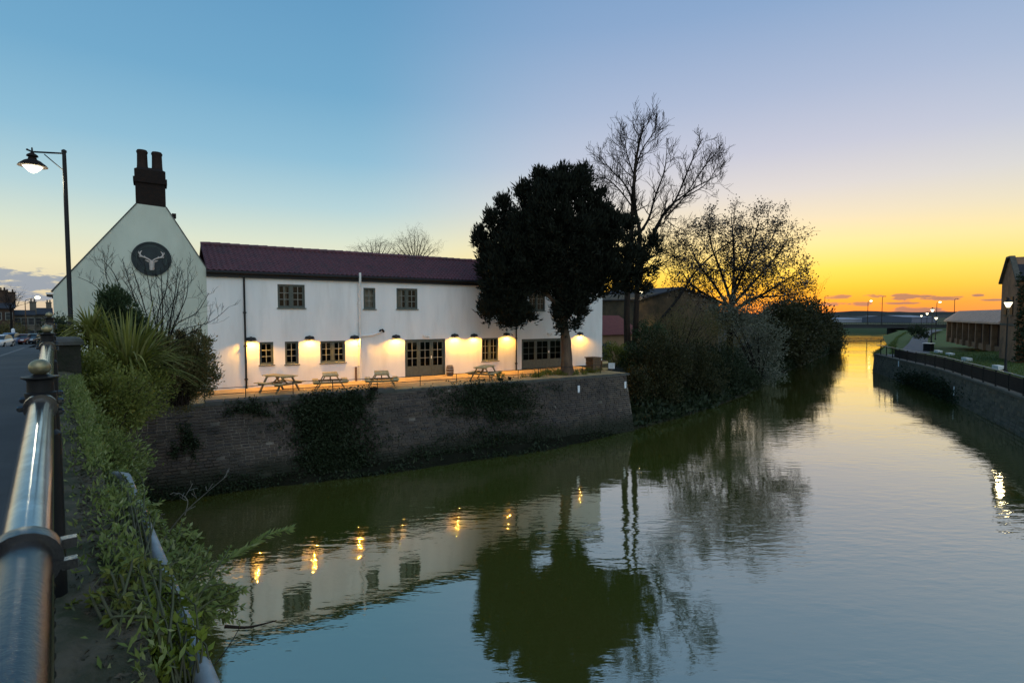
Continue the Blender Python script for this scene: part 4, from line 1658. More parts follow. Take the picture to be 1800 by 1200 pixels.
M_rwall = pm('right_wall_stone', (0.13, 0.11, 0.075), (0.08, 0.07, 0.052), 1.3, 0.95, 0.03, 9, island=[(0.08, 0.07, 0.05), (0.17, 0.14, 0.10), (0.12, 0.10, 0.08), (0.06, 0.055, 0.042)], isl_amt=0.6, dirt=(0.03, 0.04, 0.02, 0.65), dscale=0.4)
rw = thing('right_quay_wall', 'grey stone river wall curving along the right bank below black railings', 'wall')
mb = MB()
n = 60
for i in range(n + 1):
    s = TOT * i / n
    for inn_, z in ((0, -0.6), (0.14, ZR - 0.02), (0.7, ZR - 0.02)):
        mb.v.append(tuple(rq(s, inn_, z)))
for i in range(n):
    for j in range(2):
        a = 3 * i + j
        mb.f.append((a, a + 3, a + 4, a + 1))
mb.build('wall_core', M_rwall, rw)
sb = MB()
hh = 0.24
for k in range(9):
    s = 20 + random.uniform(0, 0.4)
    while s < TOT - 0.6:
        L = random.uniform(0.35, 0.7)
        z0, z1 = -0.15 + k * hh + 0.012, -0.15 + (k + 1) * hh - 0.012
        if z1 > ZR - 0.02:
            break
        pr = random.uniform(0.006, 0.03)
        a0, a1 = 0.14 * z0 / ZR, 0.14 * z1 / ZR
        q = [rq(s + 0.015, a0 + 0.02, z0), rq(s + L - 0.015, a0 + 0.02, z0), rq(s + L - 0.015, a1 + 0.02, z1), rq(s + 0.015, a1 + 0.02, z1),
             rq(s + 0.03, a0 - pr, z0 + 0.015), rq(s + L - 0.03, a0 - pr, z0 + 0.015), rq(s + L - 0.03, a1 - pr, z1 - 0.015), rq(s + 0.03, a1 - pr, z1 - 0.015)]
        sb.add(q, [(4, 5, 6, 7), (0, 1, 5, 4), (1, 2, 6, 5), (2, 3, 7, 6), (3, 0, 4, 7)])
        s += L
tag(sb.build('stonework', M_rwall, rw), kind='stuff')
s = 14.0
M_rcop = pm('right_coping', (0.12, 0.108, 0.085), (0.085, 0.078, 0.062), 2.5, 0.9, 0.01, 15)
while s < TOT - 1.3:
    L = 1.25
    mb = MB()
    q = [rq(s + 0.01, 0.04, ZR - 0.015), rq(s + L - 0.01, 0.04, ZR - 0.015), rq(s + L - 0.01, 0.62, ZR - 0.015), rq(s + 0.01, 0.62, ZR - 0.015)]
    mb.prism(q, (0, 0, 0.14))
    mb.build('coping_stone', M_rcop, rw)
    s += L

# railing on the right wall
rr = thing('riverside_railing', 'black vertical bar railing with pale handrail along the right river wall', 'railing')
RH = 1.22
s0r, s1r = 16.0, TOT - 0.4
k = 0
s = s0r
M_handrail = pm('sky_pale_handrail', (0.30, 0.30, 0.29), (0.22, 0.22, 0.21), 3, 0.35, spec=0.6)  # pale colour imitates sky reflected along the painted top rail
hp = []
while s < s1r:
    e = min(s + 2.4, s1r)
    MB().bar(rq(s, 0.3, ZR + RH), rq(e, 0.3, ZR + RH), 0.075, 0.05).build('top_rail', M_handrail, rr)
    MB().bar(rq(s, 0.3, ZR + RH - 0.14), rq(e, 0.3, ZR + RH - 0.14), 0.04, 0.04).build('mid_rail', M_black, rr)
    MB().bar(rq(s, 0.3, ZR + 0.24), rq(e, 0.3, ZR + 0.24), 0.04, 0.04).build('bottom_rail', M_black, rr)
    po = MB().bar(rq(s, 0.3, ZR + 0.1), rq(s, 0.3, ZR + RH - 0.026), 0.07, 0.07)
    po.build('rail_post', M_black, rr)
    s = e
bar_me = MB().box((-0.02, -0.02, 0.26), (0.02, 0.02, RH - 0.16)).mesh('rail_bar', M_black)
s = s0r + 0.1
bars = []
while s < s1r:
    bars.append(s)
    s += 0.19
for s in bars[:300]:
    o = link('rail_bar', bar_me, rr)
    o.location = rq(s, 0.3, ZR)

# ground strips behind the wall
def strip(name, i0, i1, za, zb_, s0, s1, m, n=40):
    mb = MB()
    for i in range(n + 1):
        s = s0 + (s1 - s0) * i / n
        mb.v.append(tuple(rq(s, i0, za)))
        mb.v.append(tuple(rq(s, i1, zb_)))
    for i in range(n):
        a = 2 * i
        mb.f.append((a, a + 2, a + 3, a + 1))
    o = mb.build(name, m)
    o['kind'] = 'structure'
    return o


strip('riverside_path', 0.60, 2.6, ZR + 0.03, ZR + 0.06, 0, TOT, M_path)
strip('grass_bank', 2.6, 14, ZR + 0.06, ZR + 0.75, 0, TOT, M_grassg)
sheet('right_land', [rq(0, 0.5, 1.9), rq(TOT * 0.35, 0.5, 1.9), rq(TOT * 0.6, 0.5, 1.9), rq(TOT * 0.8, 0.5, 1.9), rq(TOT, 0.4, 1.9), Vector((69.5, 100, 1.5)), Vector((96, 140, 1.5)), Vector((133, 186, 1.5)), Vector((150, 214, 1.5)),
                     Vector((400, 214, 2.0)), Vector((400, -20, 2.0))], M_grassg)
# sloping grassy spit beyond the end of the wall
spit = [rq(TOT - 0.5, 0.02, 0), wz(1556, 640, 0), wz(1533, 622, 0), wz(1548, 614, 0), wz(1572, 606, 0), wz(1590, 594, 0), wz(1592, 589, 0)]
inl = [Vector((46.5, 66, 2.0)), Vector((52.5, 74, 1.9)), Vector((66, 93, 1.8)), Vector((74, 104, 1.8)), Vector((90, 126, 1.8)), Vector((118, 162, 1.8)), Vector((136, 184, 1.8))]
mb = MB()
for a, b in zip(spit, inl):
    for k, zz in ((0, -0.4), (0.04, 0.05), (0.35, 0.45), (0.7, 1.2), (1.0, None)):
        q = Vector((a.x, a.y, 0)).lerp(b, k)
        q.z = zz if zz is not None else b.z
        mb.v.append(tuple(q))
for i in range(len(spit) - 1):
    for j in range(4):
        a = 5 * i + j
        mb.f.append((a, a + 5, a + 6, a + 1))
mb.build('river_spit', M_grassg, None, True)['kind'] = 'structure'
pth = [(47.3, 64), (55, 76), (68, 92.5), (86, 116), (110, 146), (140, 180)]
mb = MB()
for (x, y) in pth:
    mb.v += [(x, y, 2.16), (x + 2.6 + (y - 64) * 0.006, y - 0.6, 2.16)]
for i in range(len(pth) - 1):
    mb.f.append((2 * i, 2 * i + 2, 2 * i + 3, 2 * i + 1))
mb.build('far_path', M_path)['kind'] = 'structure'
# white marker plates on the right wall
for px, py, lab in ((1681, 688, 'tall white depth marker plate low on the right river wall'), (1580, 638, 'far white depth marker plate near the end of the right river wall')):
    best = min((abs(900 + FPX * rp(s)[0].x / rp(s)[0].y - px), s) for s in np.arange(14, TOT, 0.1))[1]
    q = rq(best, -0.02, 0)
    z = H + (554 - py) * q.y / FPX
    q = rq(best, 0.14 * z / ZR - 0.05, z)
    d = rp(best)[1]
    o = MB().obox((0, 0, 0), Vector((0.11, 0, 0)), (0, 0.02, 0), (0, 0, 0.38)).lathe((0, 0, 0.32), [(0.02, 0), (0.03, 0.03), (0.02, 0.06)], 6).build('depth_marker', M_white)
    o.location = q
    o.rotation_euler = (0, 0, math.atan2(d.y, d.x))
    tag(o, lab, 'marker')
# pale stone blocks along the path
for px, py, lab in ((1649, 622, 'farthest pale stone block seat beside the bin'), (1670, 627, 'pale stone block seat second from the bin along the path'),
                    (1699, 636, 'pale stone block seat in the middle of the grass edge'), (1755, 651, 'pale stone block seat at the foot of the near riverside lamp')):
    p = wz(px, py, ZR + 0.12)
    s = min((abs((rp(q)[0] - Vector((p.x, p.y, 0))).dot(rp(q)[1])), q) for q in np.arange(14, TOT, 0.25))[1]
    d = rp(s)[1]
    b = MB()
    b.loft([[(x * k, y * k, z) for x, y in ((-0.62, -0.24), (0.62, -0.24), (0.62, 0.24), (-0.62, 0.24))] for k, z in ((0.98, 0), (1, 0.02), (1, 0.40), (0.95, 0.44))])
    o = b.build('stone_seat', M_kerb if False else M_pvc)
    o.location = p
    o.rotation_euler = (0, 0, math.atan2(d.y, d.x))
    tag(o, lab, 'stone seat', 'pale stone blocks beside the riverside path')
# bin
p = wz(1632, 617, ZR + 0.06)
bn = thing('litter_bin', 'square dark litter bin with a pale flat lid beside the path', 'bin', p, 0.4)
MB().box((-0.42, -0.42, 0), (0.42, 0.42, 0.95)).build('bin_body', M_black, bn)
MB().box((-0.5, -0.5, 1.0), (0.5, 0.5, 1.08)).build('bin_lid', M_pvc, bn)
MB().box((-0.36, -0.36, 0.951), (0.36, 0.36, 0.999)).build('bin_slot', M_steel, bn)


def river_lamp(px, pyl, base, lab, lit=120):
    """slim column with a lantern: px of column, row of the lantern, base point"""
    zl = H + (554 - pyl) * base.y / FPX - base.z
    t = thing('riverside_lamp', lab, 'street lamp', base, 0, 'heritage lamps along the right bank')
    MB().lathe((0, 0, 0), [(0.16, 0), (0.16, 0.25), (0.10, 0.35), (0.09, 1.1), (0.06, 1.2), (0.05, zl - 0.5), (0.045, zl - 0.36), (0.08, zl - 0.34), (0.08, zl - 0.3)], 10).build('lamp_post', M_black, t, True)
    MB().lathe((0, 0, zl), [(0.10, -0.28), (0.26, 0.10), (0.26, 0.12)], 8).build('lantern_globe', M_lantern, t)
    MB().lathe((0, 0, zl), [(0.30, 0.122), (0.30, 0.15), (0.16, 0.32), (0.08, 0.34), (0.08, 0.42), (0.02, 0.5)], 8).build('lantern_hood', M_black, t)
    if lit:
        lamp('lantern_light', 'POINT', t, (0, 0, zl - 0.62), lit, (1.0, 0.84, 0.5), 0.2)
    return t


river_lamp(1770, 534, wz(1767, 655, ZR + 0.15), 'nearest riverside lamp, tall and lit in front of the brick gable', 70)
river_lamp(1638, 545, at(1637, 602, 92).xy.to_3d() + Vector((0, 0, 2.2)), 'second riverside lamp, its lantern against the grey cloud', 80)
river_lamp(1628, 551, at(1628, 600, 124).xy.to_3d() + Vector((0, 0, 2.2)), 'third riverside lamp, smaller and just left of the second', 0)
river_lamp(1618.5, 555, at(1618, 600, 158).xy.to_3d() + Vector((0, 0, 2.0)), 'farthest riverside lamp, leftmost of the little cluster of lights', 0)
river_lamp(1643, 559, at(1644, 600, 108).xy.to_3d() + Vector((0, 0, 2.0)), 'low riverside lamp right of the second, close to the hall roof', 0)

# low hall with a colonnade
M_hallroof = pm('pale_roof_sheet', (0.55, 0.36, 0.27), (0.44, 0.29, 0.22), 1.5, 0.7, 0.01, 8, stretch=(1, 1, 0.3))
M_rbrick = pm('red_brown_brick', (0.34, 0.18, 0.10), (0.22, 0.12, 0.07), 0.9, 0.95, 0.02, 18, dirt=(0.05, 0.04, 0.03, 0.5), dscale=0.5)
M_darkrec = pm('recess_board', (0.07, 0.028, 0.018), (0.045, 0.02, 0.014), 2, 0.8)
ha = at(1663, 600, 90).xy.to_3d() + Vector((0, 0, 2.5))
hb = at(1759, 600, 61).xy.to_3d() + Vector((0, 0, 2.5))
hu = (ha - hb)
hl_ = hu.length
hu.normalize()
hall = thing('low_hall', 'long low brick hall with dark bays between piers under a pale sloping roof', 'hall', hb, math.atan2(hu.y, hu.x))
# local x runs away from us, local -y is inland (to the right)
eh = H + (554 - 570) * hb.y / FPX - hb.z
rh = H + (554 - 543) * hb.y / FPX - hb.z
MB().box((0, -9, 0), (hl_, -0.55, eh)).build('bay_wall', M_darkrec, hall)
nb = 8
for i in range(nb + 1):
    x = 0.3 + (hl_ - 0.6) * i / nb
    MB().box((x - 0.28, -0.549, 0), (x + 0.28, 0.0, eh - 0.02)).build('brick_pier', M_rbrick, hall)
for i in range(nb):
    xa, xb_ = 0.58 + (hl_ - 0.6) * i / nb, 0.02 + (hl_ - 0.6) * (i + 1) / nb
    MB().box((xa + 0.002, -0.548, 0.0), (xb_ - 0.002, -0.3, 0.75)).build('bay_sill', M_rbrick, hall)
    for k in (0.33, 0.66):
        x = xa + (xb_ - xa) * k
        MB().box((x - 0.04, -0.548, 0.752), (x + 0.04, -0.45, eh - 0.03)).build('bay_mullion', M_black, hall)
mb = MB()
mb.prism([(-0.02, 0.35, eh), (-0.02, 0.35, eh + 0.22), (-0.02, -1.5, rh), (-0.02, -9, rh), (-0.02, -9, eh)], (hl_ + 0.3, 0, 0))
mb.build('hall_roof', M_hallroof, hall)
rb_ = MB()
for i in range(1, 24):
    x = hl_ * i / 24
    rb_.bar((x, 0.36, eh + 0.235), (x, -1.49, rh + 0.012), 0.05, 0.03)
rb_.build('roof_seam', M_hallroof, hall)

# tall brick gable building at the right edge
mz = 2.5
ga = at(1757, 600, 55).xy.to_3d() + Vector((0, 0, mz))
gb_ = at(1786, 600, 49.9).xy.to_3d() + Vector((0, 0, mz))
gdir = (gb_ - ga)
gw = gdir.length
gdir.normalize()
bgl = thing('brick_mill', 'tall brick building with a steep gable and ivy at the right edge', 'building', ga, math.atan2(gdir.y, gdir.x))
eav = H + (554 - 497) * 55 / FPX - mz
top = H + (554 - 455) * 52.6 / FPX - mz
GLEN = 16
MB().prism([(0, 0, 0), (gw, 0, 0), (gw, 0, eav), (gw * 0.62, 0, top), (gw * 0.40, 0, top), (0, 0, eav)][::-1], (0, GLEN, 0)).build('wall', M_rbrick, bgl)
rf_ = MB()
rf_.add([(gw + 0.25, -0.12, eav - 0.1), (gw * 0.6, -0.12, top + 0.05), (gw * 0.6, GLEN, top + 0.05), (gw + 0.25, GLEN, eav - 0.1)], [(0, 1, 2, 3)])
rf_.add([(-0.2, -0.12, eav - 0.1), (gw * 0.42, -0.12, top + 0.05), (gw * 0.42, GLEN, top + 0.05), (-0.2, GLEN, eav - 0.1)], [(3, 2, 1, 0)])
rf_.add([(gw * 0.42, -0.12, top + 0.05), (gw * 0.6, -0.12, top + 0.05), (gw * 0.6, GLEN, top + 0.05), (gw * 0.42, GLEN, top + 0.05)], [(0, 1, 2, 3)])
rf_.build('roof', M_slate, bgl)
for p, q in (((-0.15, eav - 0.1), (gw * 0.40, top + 0.1)), ((gw * 0.40, top + 0.1), (gw * 0.62, top + 0.1)), ((gw * 0.62, top + 0.1), (gw + 0.15, eav - 0.1))):
    MB().bar((p[0], -0.05, p[1]), (q[0], -0.05, q[1]), 0.4, 0.18).build('gable_coping', M_rcop, bgl)
MB().box((0.0, -0.06, eav * 0.44), (gw, -0.002, eav * 0.47)).build('string_course', M_rcop, bgl)
for k_ in (0.25, 0.62):
    mw = MB().box((gw * k_, -0.07, eav * 0.58), (gw * (k_ + 0.14), -0.002, eav * 0.80)).build('window', M_black, bgl)
    MB().box((gw * k_ - 0.1, -0.1, eav * 0.56), (gw * (k_ + 0.14) + 0.1, -0.072, eav * 0.578)).build('sill', M_rcop, mw)
P = np.array([(gw + random.uniform(-0.05, 0.3), random.uniform(-0.1, GLEN), random.uniform(0.1, eav + 0.6)) for _ in range(11000)])
leaves('ivy', P, rng.normal(size=(len(P), 3)) + np.array([0.8, 0, -0.3]), rng.uniform(0.18, 0.36, len(P)), rng.uniform(0.14, 0.26, len(P)), L_dark, bgl)
yw = MB().bar(gb_ + Vector((0.2, -1.5, 0.6)), gb_ + Vector((12, -9, 0.6)), 0.3, 1.6)
tag(yw.build('yard_wall', M_brickdark), 'dark low wall at the right edge behind the near lamp', 'wall')

# ------------------------------------------------------------------ beyond: outbuildings, bridge, sheds, hills
M_tan = pm('tan_render', (0.34, 0.22, 0.12), (0.26, 0.17, 0.10), 1.0, 0.95, 0.01, 14)
M_bluegrey = pm('blue_grey_sheet', (0.075, 0.085, 0.12), (0.06, 0.065, 0.09), 0.8, 0.7)
M_barn = pm('mossy_barn_brick', (0.13, 0.09, 0.05), (0.07, 0.052, 0.035), 0.9, 0.95, 0.03, 10, dirt=(0.035, 0.035, 0.02, 0.6), dscale=0.8)


def gabled(name, lab, cat, a, b, depth, eh_, rh_, wm, rm, ridge_along=True):
    """a,b: base corners of the side that faces us"""
    a, b = Vector(a), Vector(b)
    u = (b - a)
    w = u.length
    t = thing(name, lab, cat, a, math.atan2(u.y, u.x))
    mb = MB()
    if ridge_along:
        mb.prism([(0, 0, 0), (0, 0, eh_), (0, depth / 2, rh_ - 0.12), (0, depth, eh_), (0, depth, 0)][::-1], (w, 0, 0))
        mb.build('wall', wm, t)
        r_ = MB().add([(-0.2, -0.35, eh_ - 0.1), (w + 0.2, -0.35, eh_ - 0.1), (w + 0.2, depth / 2, rh_), (-0.2, depth / 2, rh_), (w + 0.2, depth + 0.35, eh_ - 0.1), (-0.2, depth + 0.35, eh_ - 0.1)], [(0, 1, 2, 3), (3, 2, 4, 5)])
        r_.build('roof', rm, t)
    else:
        mb.prism([(0, 0, 0), (w, 0, 0), (w, 0, eh_), (w / 2, 0, rh_), (0, 0, eh_)][::-1], (0, depth, 0))
        mb.build('wall', wm, t)
        for s_ in (0, 1):
            x0, x1 = (-0.25, w / 2) if s_ == 0 else (w + 0.25, w / 2)
            r_ = MB().add([(x0, -0.25, eh_ - 0.1), (x1, -0.25, rh_ + 0.05), (x1, depth, rh_ + 0.05), (x0, depth, eh_ - 0.1), (x0, -0.25, eh_ - 0.25), (x1, -0.25, rh_ - 0.1)], [(0, 1, 2, 3), (0, 4, 5, 1)])
            r_.build('roof', rm, t)
    return t


def zpx(py, Y):
    return H + (554 - py) * Y / FPX


gb = 2.4
a = at(1048, 600, 47).xy.to_3d() + Vector((0, 0, gb))
b = at(1125, 600, 50).xy.to_3d() + Vector((0, 0, gb))
ob = gabled('outbuilding', 'tan walled outbuilding with a dull red tiled roof right of the inn', 'outbuilding', a, b, 6.0, zpx(586, 48) - gb, zpx(560, 50) - gb + 0.3, M_tan, M_redtile)
MB().box((0.75, -0.05, 0.0), (1.55, 0.05, 2.05)).build('door', M_cardark, ob)
MB().box((0.62, -0.045, 0.0), (0.745, 0.03, 2.15)).build('door_frame', M_bar, ob)
MB().box((1.555, -0.045, 0.0), (1.68, 0.03, 2.15)).build('door_frame', M_bar, ob)
a = at(1048, 600, 62).xy.to_3d() + Vector((0, 0, gb))
b = at(1120, 600, 64).xy.to_3d() + Vector((0, 0, gb))
gabled('warehouse', 'blue grey roofed store standing behind the red tiled outbuilding', 'warehouse', a, b, 12.0, zpx(566, 62) - gb, zpx(517, 66) - gb, M_tan, M_bluegrey)
a = at(1117, 600, 56).xy.to_3d() + Vector((0, 0, gb))
b = at(1262, 600, 66).xy.to_3d() + Vector((0, 0, gb))
bn = gabled('brick_barn', 'mossy brown brick barn with sloping roof and a lit corner lamp behind the two trunks', 'barn', a, b, 10, zpx(528, 62) - gb, zpx(506, 62) - gb, M_barn, M_slate, False)
wl_ = at(1127, 512, 56)
for (px, py, Y, lab) in ((1127, 513, 55.6, 'lit'), (1156, 568, 57.0, 'small')):
    p = at(px, py, Y)
    lt_ = thing('barn_lamp', 'bright lamp high on the barn corner beside the double trunk' if lab == 'lit' else 'small white lamp low on the barn wall above the bushes', 'wall lamp', p)
    MB().ball((0, 0, 0), 0.17 if lab == 'lit' else 0.11, 10, 7).build('lamp_globe', M_farlight, lt_, True)
    MB().bar((0, 0.02, 0.14), (0.1, 0.7, 0.14), 0.06, 0.06).build('lamp_bracket', M_black, lt_)
    MB().lathe((0, 0, 0.15), [(0.2, 0), (0.16, 0.05), (0.03, 0.1)], 10).build('lamp_hood', M_black, lt_)
    lamp('barn_light', 'POINT', lt_, (0, -0.1, -0.28), 60 if lab == 'lit' else 15, (1.0, 0.78, 0.4), 0.1)

# road bridge far downstream
BY = 196
M_conc = pm('bridge_concrete', (0.035, 0.038, 0.042), (0.026, 0.028, 0.032), 0.3, 0.9)
fb = thing('road_bridge', 'low dark concrete road bridge crossing the river far downstream', 'bridge', (0, BY, 0))
x0, x1 = (1430 - 900) / FPX * BY, (1700 - 900) / FPX * BY
zt_b, zb_b = zpx(571, BY), zpx(576.5, BY)
MB().box((x0, 0, zb_b), (x1, 11, zt_b)).build('bridge_deck', M_conc, fb)
MB().box((x0, -0.3, zt_b + 0.002), (x1, -0.02, zt_b + 0.15)).build('bridge_parapet', M_conc, fb)
rb_ = MB()
for i in range(90):
    x = x0 + (x1 - x0) * i / 90
    rb_.box((x - 0.03, -0.2, zt_b + 0.15), (x + 0.04, -0.12, zt_b + 0.9))
rb_.box((x0, -0.2, zt_b + 0.9), (x1, -0.12, zt_b + 0.97))
tag(rb_.build('bridge_rail', M_black, fb), kind='stuff')
for px in (1597, 1612, 1520):
    x = (px - 900) / FPX * BY
    if px != 1520:
        MB().box((x - 0.9, 1, -1), (x + 0.9, 10, zb_b - 0.003)).build('bridge_pier', M_conc, fb)
for px, pyt, lit, lab in ((1449, 520, 0, 'leftmost thin lamp column on the far bridge'), (1525, 529, 1, 'lit lamp column on the far bridge in front of the small clouds'),
                          (1550, 521, 0, 'tall unlit lamp column at the middle of the far bridge'), (1646, 531, 1, 'lit lamp column at the right end of the far bridge above the cluster of lanterns'),
                          (1677, 525, 0, 'thin lamp column over the roof of the low hall')):
    p = at(px, 560, BY + 4)
    t = thing('bridge_lamp', lab, 'street lamp', (p.x, p.y, zt_b), 0, 'lamp columns on the far bridge')
    hh = zpx(pyt, BY + 4) - zt_b
    MB().tube([(0, 0, 0), (0, 0, hh - 0.3), (0.4, 0, hh), (1.0, 0, hh + 0.02)], [0.13, 0.09, 0.07, 0.05], 6).build('lamp_post', M_black, t)
    MB().ball((1.1, 0, hh), 0.42 if lit else 0.22, 8, 6, 0.6).build('lamp_head', M_farlight if lit else M_black, t)
# far land
sheet('far_bank', [Vector((70, 211, -0.2)), Vector((400, 211, -0.2)), Vector((400, 222, 2.6)), Vector((70, 222, 2.6))], M_field)
sheet('far_field', [Vector((-3000, 214, 2.45)), Vector((70, 214, 2.45)), Vector((70, 222, 2.55)), Vector((400, 222, 2.55)), Vector((401, 214, 2.4)), Vector((3000, 214, 2.4)), Vector((3500, 4500, 2.4)), Vector((-3500, 4500, 2.4))], M_field)
M_shedw = pm('shed_cladding', (0.30, 0.32, 0.37), (0.24, 0.26, 0.31), 0.05, 0.7)
M_shedd = pm('dark_shed_cladding', (0.12, 0.13, 0.17), (0.10, 0.11, 0.15), 0.05, 0.7)
for (xa, xb_, y0, Y, lab, wm) in ((1468, 1532, 560, 330, 'long pale shed far beyond the bridge, left end', M_shedw), (1525, 1562, 559, 360, 'darker shed beyond the bridge between two pale ones', M_shedd),
                                 (1558, 1600, 557, 340, 'pale shed beyond the bridge left of the pier', M_shedw), (1602, 1662, 556, 300, 'grey shed beyond the bridge behind the riverside lamps', M_shedd)):
    a = Vector(((xa - 900) / FPX * Y, Y, 2.4))
    b = Vector(((xb_ - 900) / FPX * Y, Y + 6, 2.4))
    zt2 = zpx(y0, Y) - 2.4
    sh = gabled('industrial_shed', lab, 'shed', a, b, 30, max(zt2 * 0.85, 1.2), max(zt2, 2.4) + 0.6, wm, M_shedw)
mb = MB()
n = 160
for k, Y in ((0, 900), (1, 1200)):
    base = len(mb.v)
    for i in range(n + 1):
        X = -1500 + 4200 * i / n
        h = 8 + 3 * math.sin(i * 0.21 + k) + 2.0 * math.sin(i * 0.57 + 2 * k) + random.uniform(-1.0, 1.0) + 5 * k
        mb.v += [(X, Y, 2.0), (X, Y + 40, h), (X, Y + 240, h * 0.6)]
    for i in range(n):
        for j in range(2):
            a = base + 3 * i + j
            mb.f.append((a, a + 3, a + 4, a + 1))
hills = mb.build('hills', pm('wooded_hill', (0.035, 0.035, 0.032), (0.025, 0.03, 0.025), 0.02, 1.0))
hills['kind'] = 'structure'
# ------------------------------------------------------------------ trees and plants
def yew():
    Y0 = 31.0
    base = wz(997, 658, ZT)
    t = thing('yew_tree', 'big dark yew with hanging lobes growing at the edge of the terrace', 'yew tree', (0, 0, 0))
    mb = MB()
    L = limb(mb, [base + Vector((0, 0, -0.2)), base + Vector((-0.02, 0, 0.6)), at(995, 600, base.y), at(990, 560, base.y - 0.3), at(985, 480, base.y - 0.8), at(985, 380, Y0)], 0.40, 0.12, 12)
    for i in range(len(mb.v)):
        x, y, z = mb.v[i]
        k = max(0, 1 - (z - base.z) / 0.6)
        mb.v[i] = (x + (x - base.x) * 0.22 * k + random.uniform(-.02, .02), y + (y - base.y) * 0.22 * k + random.uniform(-.02, .02), z)
    for pts in ([(990, 545), (940, 500), (890, 480)], [(990, 520), (1050, 470), (1110, 440)], [(986, 470), (930, 400), (915, 350)], [(986, 460), (1040, 390), (1050, 350)]):
        limb(mb, [at(px, py, base.y - 0.6) for px, py in pts], 0.16, 0.04, 6)
    mb.build('trunk', M_yewbark, t, True)
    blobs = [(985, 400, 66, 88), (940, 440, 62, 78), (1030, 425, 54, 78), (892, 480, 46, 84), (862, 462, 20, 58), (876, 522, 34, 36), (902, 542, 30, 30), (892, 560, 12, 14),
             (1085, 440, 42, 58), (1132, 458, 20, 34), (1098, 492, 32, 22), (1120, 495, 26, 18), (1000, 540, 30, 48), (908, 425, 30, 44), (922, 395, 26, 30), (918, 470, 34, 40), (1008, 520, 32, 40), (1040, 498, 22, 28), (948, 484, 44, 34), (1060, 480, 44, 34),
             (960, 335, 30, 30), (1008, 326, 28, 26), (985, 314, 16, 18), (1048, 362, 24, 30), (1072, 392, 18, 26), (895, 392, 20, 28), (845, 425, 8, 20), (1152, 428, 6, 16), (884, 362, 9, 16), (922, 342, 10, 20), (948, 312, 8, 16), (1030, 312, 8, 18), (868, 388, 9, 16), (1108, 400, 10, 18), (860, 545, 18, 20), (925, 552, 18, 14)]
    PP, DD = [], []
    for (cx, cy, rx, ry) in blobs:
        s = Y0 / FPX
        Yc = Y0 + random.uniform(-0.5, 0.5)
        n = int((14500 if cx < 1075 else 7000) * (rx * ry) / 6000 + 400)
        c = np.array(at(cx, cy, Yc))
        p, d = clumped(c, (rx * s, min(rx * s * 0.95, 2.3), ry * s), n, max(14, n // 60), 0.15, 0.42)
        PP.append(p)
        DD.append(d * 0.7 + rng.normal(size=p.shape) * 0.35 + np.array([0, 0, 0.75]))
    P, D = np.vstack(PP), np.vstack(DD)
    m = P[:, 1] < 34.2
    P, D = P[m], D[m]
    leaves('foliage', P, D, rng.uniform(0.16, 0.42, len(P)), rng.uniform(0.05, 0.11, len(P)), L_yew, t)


yew()


def bare_tree():
    Y0 = 43.0
    t = thing('bare_tree', 'tall leafless tree with two slender trunks rising right of the yew', 'tree')
    A = [(1106, 655), (1103, 600), (1102, 540), (1106, 470), (1110, 400), (1113, 350), (1117, 290), (1125, 245), (1132, 222)]
    B = [(1113, 650), (1117, 580), (1120, 520), (1123, 460), (1124, 405), (1117, 370), (1115, 330)]
    tr = MB()
    brm = MB()
    kw = dict(up=0.30, wob=0.34, sides=4, spread=0.62, rmin=0.011, lr=0.66)
    La = limb(tr, [at(x, y, Y0) for x, y in A], 0.30, 0.05, 9)
    Lb = limb(tr, [at(x, y, Y0 + 0.5) for x, y in B], 0.26, 0.10, 9)
    tr.build('trunk', M_bark, t, True)
    limb_twigs(brm, La, 0.30, 0.05, 0.5, 24, 2.3, 2, 4, **kw)
    for pts, r in (([(1124, 410), (1140, 385), (1152, 345), (1168, 300), (1172, 262)], 0.13), ([(1150, 405), (1165, 380), (1188, 350), (1205, 310), (1222, 270), (1234, 245)], 0.12),
                   ([(1124, 440), (1142, 425), (1158, 395), (1170, 370), (1200, 345), (1225, 328), (1250, 315), (1262, 308)], 0.12), ([(1113, 350), (1095, 320), (1075, 300), (1056, 275)], 0.08),
                   ([(1112, 365), (1090, 335), (1068, 315), (1057, 312)], 0.07), ([(1117, 300), (1128, 265), (1148, 235), (1156, 220)], 0.07), ([(1115, 310), (1102, 270), (1098, 235)], 0.06),
                   ([(1108, 420), (1090, 385), (1072, 365), (1060, 340)], 0.06), ([(1168, 385), (1200, 350), (1230, 305), (1250, 278), (1258, 270)], 0.07), ([(1205, 345), (1236, 328), (1254, 305), (1262, 288)], 0.05),
                   ([(1190, 385), (1170, 385), (1190, 400), (1215, 408)], 0.04), ([(1122, 470), (1150, 450), (1175, 445), (1190, 455)], 0.05)):
        L = limb(brm, [at(x, y, Y0 + random.uniform(-0.2, 0.2) + i * random.uniform(-0.35, 0.35)) for i, (x, y) in enumerate(pts)], r, 0.018, 6)
        limb_twigs(brm, L, r * 1.1, 0.03, 0.2, 15, 1.6, 2, 4, **kw)
    # low drooping sprays on the right
    for k in range(9):
        p = at(random.uniform(1128, 1165), random.uniform(400, 470), Y0 + random.uniform(-1, 1))
        twig(brm, p, Vector((0.9, random.uniform(-.5, .5), -0.15)), 2.2, 0.03, 2, 4, rmin=0.016, up=0.02, wob=0.5, sides=4, spread=0.7)
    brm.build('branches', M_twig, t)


bare_tree()


